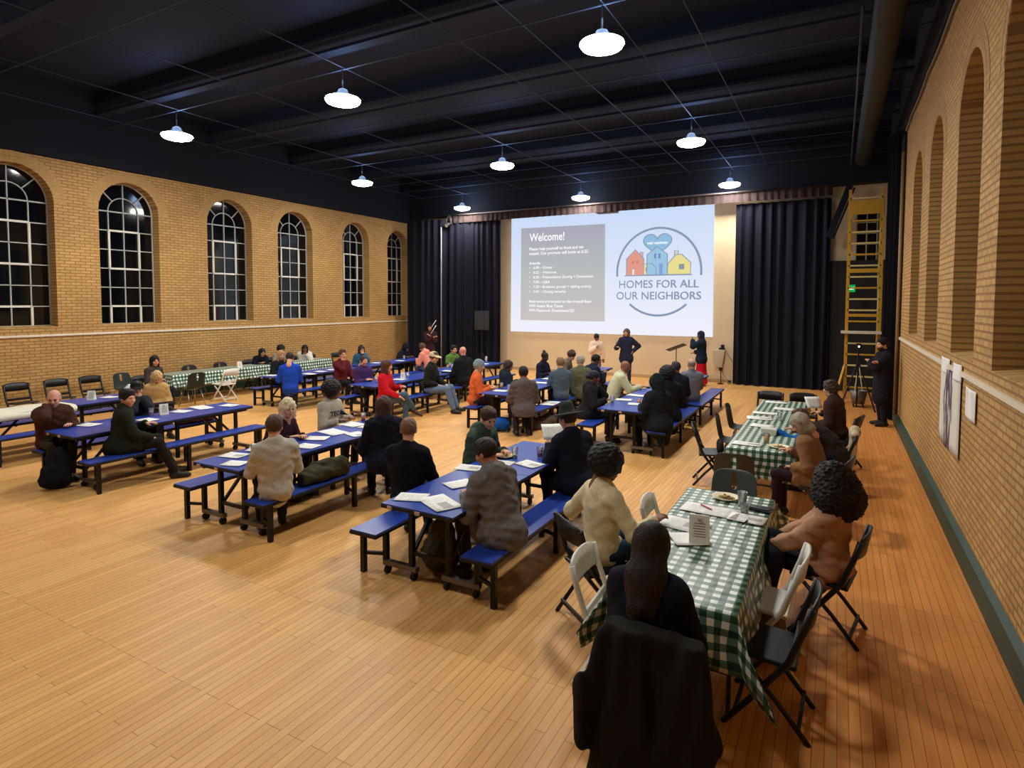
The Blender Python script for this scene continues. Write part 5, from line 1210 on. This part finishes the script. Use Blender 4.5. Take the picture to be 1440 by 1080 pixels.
def cup(x, y, label, col=None, fill=.5, z=.736, h=.12, r=.04, m=None):
    t = thing('cup', label, 'cup', (x, y, z), 0, 'cups on the tables')
    b = MB(); b.lathe([(r * .72, 0), (r, h), (r - .003, h), (r * .72 - .003, .004)], 18); b.build('cup_wall', m or CLEAR, t, None, True)
    if col: b = MB(); b.lathe([(r * .68, .006), (r * (.7 + .26 * fill), h * fill)], 18); b.build('drink', mat(col, .2), t, None, True)
    return t
def plate(x, y, label, food=None, z=.736):
    t = thing('plate', label, 'plate', (x, y, z), 0, 'paper plates'); b = MB(); b.lathe([(.08, .004), (.11, .022), (.118, .02), (.085, 0), (.0, 0)][::-1], 28); b.lathe([(.001, .004), (.081, .0045)], 28); b.build('plate_dish', mat((236, 224, 186), .5), t, None, True)
    for k in range(7):
        a = k * 2.4; r_ = .012 + .008 * k; s = SDF(); s.el((r_ * math.cos(a), r_ * math.sin(a), .013), (.014 + .006 * (k % 3), .012, .01)); o = ob('food_morsel', np_mesh('food', [s.mesh(.005)]), mat([(150, 96, 52), (206, 180, 110), (120, 100, 60)][k % 3], .6), t)
    return t
T1x = 'the front table'
sheet(-3.33, 4.22, 20, 'white sheet at the left near corner of the front table', PRINT2); sheet(-3.02, 4.22, -28, 'printed sheet at the near end of front table, before the grey hooded jacket', PRINT, .4, .26)
sheet(-3.17, 4.76, 62, 'sheet left of the grey hooded writer, further up the front table', PRINT2); sheet(-3.4, 5.28, 10, 'printed sheet near the left edge of the front table by the green jacket man'); sheet(-2.9, 5.72, -16, 'printed sheet at the middle of the front table on the right edge'); sheet(-3.2, 5.6, 6, 'white sheet beneath the plate before the green jacket man', PRINT2)
sheet(-2.86, 6.24, 40, 'white sheet held up by the person in wide brimmed hat', PRINT2, .26, .2, 1.0, 'held_paper', 'papers held in hands', 50)
plate(-3.3, 5.88, 'plate of food before the man in green jacket'); cup(-3.18, 5.9, 'clear cup beside the plate of the green jacket man', (226, 226, 220), .3); cup(-2.94, 6.06, 'clear cup with purple drink before the hat wearer', (120, 52, 96), .4); tent(-3.0, 6.4, 20, 'white folded card near the far end of the front table', k=.7)
L2 = 'second table'
sheet(-6.03, 4.4, 12, 'printed sheet at the near left of the second table'); sheet(-5.72, 4.18, 18, 'white sheet at the near end of the second table', PRINT2, .24, .2); cup(-5.88, 4.55, 'empty clear cup at the near end of second table'); sheet(-6.02, 4.74, 30, 'white sheet left of the grey sweatshirt man', PRINT2); cup(-6.1, 5.02, 'tall red paper cup on the second table', None, .5, h=.15, r=.048, m=mat((222, 50, 62), .4))
sheet(-5.64, 5.12, 8, 'white sheet right of the grey sweatshirt man on the second table', PRINT2); sheet(-5.86, 5.48, 24, 'sheet before the white blonde person', PRINT2); sheet(-5.95, 5.85, -12, 'printed sheet in the middle of the second table', PRINT2, .4, .26); sheet(-5.58, 5.9, -20, 'printed sheet on the right edge of the second table by the navy puffer jacket'); sheet(-6.1, 6.36, -8, 'large white sheet before the afro haired person in grey', PRINT2, .36, .26); sheet(-5.75, 6.34, 6, 'white sheet at the far end of second table', PRINT2); cup(-6.12, 6.62, 'clear cup with reddish drink by the grey sweatshirt with afro hair', (170, 70, 60), .5)
sheet(-8.98, 5.12, 4, 'white sheet before the man in dark cap', PRINT2); tent(-9.2, 5.5, 70, 'white table tent before the man in dark cap', k=1.1); cup(-9.3, 5.36, 'pale lilac cup beside the table tent of the capped man', (190, 180, 206), .6); sheet(-9.2, 5.78, 18, 'sheet lying past the table tent on third table', PRINT2); sheet(-9.26, 6.16, -8, 'long white sheet on the left side of third table', PRINT2, .42, .24); sheet(-9.03, 6.52, 10, 'printed sheet at the far end of the third table'); sheet(-9.34, 4.5, 16, 'white sheet under the hand of the bald man in brown', PRINT2)
tent(-11.7, 5.7, 40, 'white table tent at the far end of the far left table', k=1.1); sheet(-11.72, 6.0, 12, 'white sheet by the tent on the far left table', PRINT2)
# paper banner hanging over the near edge
P = np.zeros((30, 8, 3))
for i in range(30):
    for j in range(8):
        y = 3.2 + 2.05 * i / 29; u = j / 7
        P[i, j] = (-12.03 + .76 * min(u / .8, 1) + (.01 if u > .8 else 0), y + .03 * math.sin(u * 3), .742 + .006 * math.sin(i * .9) * (u < .8) - max(0, u - .8) * .5)
o = ob('paper_banner', grid_mesh('paper_banner', P), PRINT2 if 0 else mat((232, 228, 208), .7, 0, .12, 5)); o.modifiers.new('s', 'SOLIDIFY').thickness = .002; tag(o, 'long creased paper banner laid along the far left table', 'banner')
for x, y, r_, l_, m_ in ((-11.45, 10.85, 8, 'white sheet right of the bright blue sweater on his table', PRINT2), (-11.3, 10.35, -10, 'long sheet beside the bright blue sweater man', PRINT2), (-11.85, 9.7, 5, 'white sheet at the near corner before the blonde woman in black', PRINT2), (-11.5, 11.3, 12, 'sheet at the far end of the blue sweater table', PRINT2),
    (-8.72, 10.62, 6, 'white sheet by the small bottle on the red sweater table', PRINT2), (-11.7, 13.2, 8, 'pale yellowish sheet before the teal jacket woman', PRINT2), (-11.5, 14.05, -5, 'white sheet before the black hooded leaner', PRINT2), (-8.85, 14.55, 10, 'white sheet on the empty end of the far left curtain table', PRINT2), (-8.72, 12.55, 4, 'white sheet before the shaved head man', PRINT2),
    (-5.85, 10.25, 10, 'printed sheet before the orange shirt person', PRINT), (-5.62, 11.72, 6, 'long sheet left of the slate blue shirt', PRINT2), (-5.8, 12.4, -6, 'white sheet at the topknot woman table end', PRINT2), (-3.36, 10.4, 10, 'white sheet before the black jacket with head on hand', PRINT2), (-3.3, 11.0, -6, 'large white sheet before the broad bald man', PRINT2), (-3.02, 10.05, 14, 'sheet under the orange drink', PRINT2)):
    sheet(x, y, r_, l_, m_, .36 if 'long' in l_ or 'large' in l_ else .28)
sheet(-5.12, 11.02, 4, 'white board lying on a bench right of the tweed coat', PRINT, .3, .5, .433)
sheet(-14.5, 7.86, 25, 'leaflet leaning on the green shell chair by the left wall', PRINT, .22, .3, .47, 'leaflet', 'papers on the tables', 30)
cup(-8.86, 10.0, 'pinkish white cup between purple and red sweaters', (236, 190, 200), .8); cup(-8.82, 11.05, 'white cup by the small white bottle on red sweater table', (240, 240, 240), .6); cup(-11.67, 14.45, 'clear cup before the black hooded leaner', (230, 230, 230), .4); cup(-9.05, 15.0, 'tall clear cup alone on the far left curtain table', (230, 230, 235), .4, h=.17); cup(-9.2, 13.35, 'clear cup before the olive green shirt', (180, 176, 160), .4); cup(-8.95, 13.1, 'white cup near the shaved head man', (240, 240, 240), .5)
cup(-5.72, 10.36, 'clear cup before the tweed coat', (228, 226, 224), .4); cup(-6.0, 10.55, 'cup of yellow drink held near the orange shirt', (232, 170, 60), .6); cup(-3.44, 10.0, 'clear cup at near left of the orange drink table', (226, 226, 230), .3); cup(-3.02, 10.2, 'small orange drink near the hooded cloak', (226, 130, 60), .9, h=.08)
tent(-3.0, 11.15, 15, 'white table tent before the large round black headwear', k=1.2); tent(-8.8, 10.85, 10, 'white conical bottle like tent behind the red sweater woman', k=.9); tent(-13.98, 10.42, 80, 'white table tent on the long wall gingham table', k=1.1)
# near gingham table
Zc = .742
plate(-.84, 5.56, 'cream paper plate with crumbs at the far end of the near gingham table', z=Zc); cup(-.68, 5.42, 'clear plastic tumbler near the plate on the near gingham table', None, .5, Zc, .125, .042); cup(-.64, 5.26, 'second clear tumbler, lying lower beside the phone tray', None, .5, Zc, .07, .042)
b = MB(); b.box((0, 0, .008), (.26, .12, .012)); b.box((.0, 0, .018), (.22, .09, .006)); tag(b.build('phone', mat((44, 44, 50), .25), None, (-.56, 5.4, Zc), False, .006, R(-12)), 'dark tablet tray at the far right corner of near gingham table', 'phone')
sheet(-.9, 5.16, -4, 'long white paper with red pen on the near gingham table', PRINT2, .46, .24, Zc, 'placemat'); sheet(-.6, 5.1, -6, 'printed sheet with dark header right of the red pen paper', PRINT, .28, .2, Zc)
b = MB(); b.tube([(-.07, 0, 0), (.06, 0, 0), (.075, 0, 0)], [.006, .006, .002], 8); tag(b.build('pen', mat((170, 40, 50), .4), None, (-.94, 5.2, Zc + .013), True, 0, R(-40)), 'red pen lying on the long white paper', 'pen')
b = MB(); b.tube([(-.06, 0, 0), (.05, 0, 0), (.065, 0, 0)], [.006, .006, .002], 8); tag(b.build('pen', BLACKM, None, (-.6, 4.98, Zc + .013), True, 0, R(80)), 'black pen on the printed sheet near the table edge', 'pen')
sheet(-1.02, 4.72, -10, 'open printed brochure on the left of near gingham table', PRINT, .36, .26, Zc, 'brochure'); sheet(-.92, 4.45, 30, 'white napkin beneath the table tent on near gingham table', PAPER, .26, .24, Zc, 'napkin'); tent(-.85, 4.44, 12, 'white printed table tent on the near gingham table', Zc + .006, 1.3)
# far gingham table
plate(-.58, 7.86, 'plate of food before the grey haired brown blazer', z=Zc); cup(-.74, 8.05, 'amber drink beside the plate at the far gingham table', (206, 150, 60), .7, Zc); sheet(-.94, 7.86, -4, 'printed sheet at the near left of the far gingham table', PRINT, .34, .2, Zc); sheet(-1.0, 9.72, 6, 'printed white sheet midway on left of far gingham table', PRINT, .36, .26, Zc)
sheet(-.9, 9.12, -8, 'white sheet near the blue sleeve on the far gingham table', PRINT2, .3, .22, Zc); sheet(-.95, 10.2, 4, 'long white sheet past midway on far gingham table', PRINT2, .4, .2, Zc); sheet(-.72, 10.75, -6, 'white sheet before the dark brown jacket man', PRINT2, .34, .22, Zc); sheet(-.9, 11.4, 2, 'white sheet at the far end of the far gingham table', PRINT2, .36, .2, Zc); cup(-.72, 9.7, 'clear cup in the middle of the far gingham table', None, .5, Zc); sheet(-.3, 10.55, 30, 'white sheet held by the dark brown jacket man', PRINT2, .24, .2, .92, 'held_paper', 'papers held in hands', 55)
t = thing('takeout_box', 'clear plastic food box before the blue sleeve', 'box', (-.76, 8.6, Zc)); b = MB(); b.prism([(-.09, 0), (.09, 0), (.1, .07), (-.1, .07)], .16, lambda u, v, w: (u, w - .08, v)); b.build('box_base', mat((214, 214, 196), .3), t, None, False, .008); b = MB(); b.box((0, .0, .075), (.2, .16, .012)); b.build('box_lid', mat((230, 230, 222), .25), t, None, False, .004)

# ------------------------------------------------------------------ coats and bags
def lump(name, label, cat, s, col, loc, rot=0.0, h=.014, m=None): return tag(ob(name, np_mesh(name, [s.mesh(h)]), m or cloth(col), None, loc, R(rot)), label, cat)
s = SDF()   # black coat hung over the front chair
s.rc((-.2, 0, .835), (.2, 0, .835), .05, .05, k=.05); s.rc((-.17, -.0, .72), (.17, -.0, .72), .13, .13, (0, 1, 0), .45, .05)
s.rc((-.12, -.02, .6), (-.15, -.06, .06), .15, .18, (0, 1, 0), .42, .06); s.rc((.12, -.02, .6), (.14, -.05, .06), .15, .18, (0, 1, 0), .42, .06)
s.rc((-.22, -.01, .8), (-.3, -.05, .52), .065, .06, k=.04); s.rc((-.3, -.05, .52), (-.32, -.06, .26), .06, .052, k=.03)
s.rc((.22, -.01, .8), (.28, -.0, .4), .065, .06, k=.05); s.rc((-.08, .06, .78), (.08, .06, .6), .14, .14, (0, 1, 0), .3, .05)
s.noise(.02, 24, 1.3, .1); s.cut((0, 0, .04), (0, 0, -1)); s.cut((0, 0, .875), (0, 0, 1))
lump('coat', 'long black coat hung over the back of the nearest chair', 'coat', s, (34, 32, 29), (-.76, 2.84, 0), 3, .011)
s = SDF(); s.rc((-.18, 0, .8), (.18, 0, .8), .06, .06, k=.05); s.rc((0, -.03, .62), (0, -.05, .3), .2, .2, (0, 1, 0), .2, .05); s.rc((-.2, -.02, .74), (-.23, -.03, .4), .055, .045, k=.04); s.noise(.012, 20, 2, .15)
lump('coat', 'pale beige coat hung over a chair behind the brown blazer', 'coat', s, (196, 178, 146), (.25, 8.98, 0), 268, .014)
s = SDF(); s.rc((-.1, .05, .56), (.1, .05, .56), .11, .11, k=.08); s.rc((-.16, .02, .55), (-.2, .1, .16), .1, .12, k=.08); s.rc((.14, .02, .55), (.16, .12, .2), .1, .1, k=.08); s.noise(.01, 18, 3, .5)
lump('coat', 'black coat heaped on the lap of the curly haired woman', 'coat', s, (26, 28, 34), (-.38, 5.0, 0), 86, .014)
s = SDF(); s.rc((0, 0, .16), (.02, .03, .42), .2, .13, (0, 1, 0), .7, .05); s.rc((.02, -.14, .14), (.02, -.13, .26), .11, .09, k=.04); s.rc((-.1, .02, .4), (.1, .02, .4), .06, .06, k=.05); s.noise(.006, 26, 1); s.cut((0, 0, .004), (0, 0, -1))
lump('backpack', 'black backpack on the floor below the bald man in brown', 'bag', s, (24, 24, 32), (-9.15, 4.0, 0), 20)
s = SDF(); s.rc((-.25, 0, .07), (.2, .04, .08), .1, .12, k=.06); s.rc((-.1, .06, .14), (.18, -.02, .16), .07, .08, k=.05); s.rc((-.3, -.05, .06), (.0, -.08, .1), .07, .06, k=.05); s.noise(.01, 30, 2); s.cut((0, 0, .0), (0, 0, -1))
lump('jacket', 'crumpled olive jacket lying on the bench beside the grey sweatshirt man', 'jacket', s, (66, 64, 46), (-5.2, 5.0, .434), 78)
s = SDF(); s.rc((-.25, 0, .06), (.25, .02, .06), .09, .08, k=.06); s.rc((-.05, .04, .1), (.2, .0, .11), .06, .06, k=.05); s.noise(.009, 30, 3); s.cut((0, 0, .0), (0, 0, -1))
lump('jacket', 'crumpled brown jacket on the far bench of the third table', 'jacket', s, (96, 62, 46), (-9.62, 6.3, .434), 80)
s = SDF(); s.rc((0, 0, .14), (.02, 0, .34), .19, .13, (0, 1, 0), .65, .05); s.rc((0, -.12, .12), (0, -.11, .2), .09, .08, k=.04); s.noise(.007, 26, 4); s.cut((0, 0, .004), (0, 0, -1))
lump('backpack', 'grey olive backpack on the floor under the near end of the front table', 'bag', s, (84, 78, 66), (-3.22, 4.5, 0), 10)
s = SDF(); s.rc((-.12, 0, .12), (.12, 0, .14), .13, .12, k=.05); s.noise(.008, 26, 5); s.cut((0, 0, .004), (0, 0, -1))
lump('bag', 'bright blue bag on the floor below the orange shirt', 'bag', s, (28, 84, 170), (-5.72, 9.95, 0), 10)
s = SDF(); s.rc((-.3, 0, .1), (.25, .03, .12), .13, .13, k=.06); s.noise(.01, 24, 6); s.cut((0, 0, .004), (0, 0, -1))
lump('jacket', 'grey brown coat heaped on the floor under a bench right of the tweed coat', 'jacket', s, (92, 82, 78), (-5.1, 10.75, 0), 80)
t = thing('tote_bag', 'taupe box shaped bag under the right edge of near gingham table', 'bag', (-.42, 4.55, 0), R(4)); s = SDF(); s.rc((0, -.14, .17), (0, .14, .17), .155, .155, k=.04); s.noise(.004, 22, 2); s.cut((0, 0, .34 - .02), (0, 0, 1)); s.cut((0, 0, .004), (0, 0, -1)); ob('bag_body', np_mesh('bag', [s.mesh(.014)]), cloth((96, 82, 68)), t); b = MB(); b.tube([(0, -.09, .31), (0, -.08, .4), (0, .08, .4), (0, .09, .31)], .01, 6); b.build('handle', mat((60, 48, 40), .7), t)
s = SDF(); s.rc((0, -.08, .07), (0, .08, .09), .08, .08, (1, 0, 0), .6, .04); s.noise(.004, 30, 1); lump('handbag', 'small black bag on the seat of open black chair by far gingham table', 'bag', s, (28, 27, 29), (-1.36, 8.46, .45), 12)
s = SDF(); s.rc((-.12, 0, .02), (.12, 0, .02), .03, .03, (0, 0, 1), .5); s.rc((-.1, 0, .05), (.1, 0, .06), .1, .1, (0, 0, 1), .35, .04); s.noise(.005, 30, 1); s.cut((0, 0, 0), (0, 0, -1))
lump('tablet_case', 'dark tablet case on the lap of the blonde in tan coat', 'tablet case', s, (44, 34, 34), (-10.62, 6.34, .6), 60)
# microphone in hand
w = I['mic']; Wm = Matrix.Rotation(w['rz'], 4, 'Z'); Wm.translation = (w['root'][0], w['root'][1], 0)
pt = Wm @ Vector(w['arms'][1][2]); t = thing('microphone', 'black handheld microphone in the hand of the navy jacket woman', 'microphone', tuple(pt)); b = MB(); b.tube([(0, -.02, -.1), (0, -.05, .1)], .018, 10); b.build('handle', BLACKM, t, None, True); s = SDF(); s.el((0, -.055, .13), (.03, .03, .035)); ob('head_mesh', np_mesh('mic', [s.mesh(.008)]), GREYM, t)
# glasses of the cream sweater person
w = I['cream']; H_, HM_ = w['H'], w['HM']; b = MB()
for e in (-1, 1):
    b.tube([H_ + HM_ @ np.array((e * .034 + .023 * math.cos(a), .104, .0 + .018 * math.sin(a))) for a in np.linspace(0, 2 * PI, 13)[:-1]], .003, 6, 0, True); b.tube([H_ + HM_ @ np.array(v) for v in ((e * .056, .102, .004), (e * .084, .03, .01), (e * .084, -.01, .006))], .0035, 6)
b.build('glasses', BLACKM, w['o'])
# lettering block on the grey sweatshirt
w = I['afrogrey']; o = ob('lettering', font_mesh('TECH', .1, .24, .004, 'CENTER'), mat((40, 44, 58), .8), w['o'], tuple(w['N'] + np.array((0, .3, -.2))), PI)
tp = [c for c in w['o'].children if c.name.startswith('sweatshirt')][0]
sw_ = o.modifiers.new('w', 'SHRINKWRAP'); sw_.target = tp; sw_.wrap_method = 'PROJECT'; sw_.use_project_y = True; sw_.use_project_x = False; sw_.use_project_z = False; sw_.use_positive_direction = True; sw_.use_negative_direction = True; sw_.offset = .004
w = I['bluesleeve']; s0, e0, w0 = w['arms'][-1]; g = SDF(); g.rc(s0 + (e0 - s0) * .35, e0, .066, .06, k=.03); g.rc(e0, w0, .058, .046, k=.03); g.noise(.003, 30, 1); tag(ob('sleeve', np_mesh('sleeve', [g.mesh(.015)]), cloth((28, 96, 168)), w['o']), 'bright blue sleeve')
for k, (dz, l_) in enumerate(((0, 'upper pale stick beside the face of the hooded man at the left curtain'), (-.2, 'lower pale stick beside the shoulder of the hooded man at the left curtain'))):
    b = MB(); b.tube([(-12.62, 17.12, 1.58 + dz), (-12.45, 17.2, 1.86 + dz * .9)], .012, 8); tag(b.build('streak', WHITEP, None, None, True), l_, 'streak')  # thin pale tubes beside the hooded man's head and shoulder
b = MB(); b.tube([(-13.12, 18.45, .0), (-13.1, 18.45, 5.3)], .022, 8); tag(b.build('pole', mat((150, 152, 150), .5), None, None, True), 'thin pale tube in place of the light gap between the two left curtains', 'pole')  # pale tube stands in for light showing between the curtains
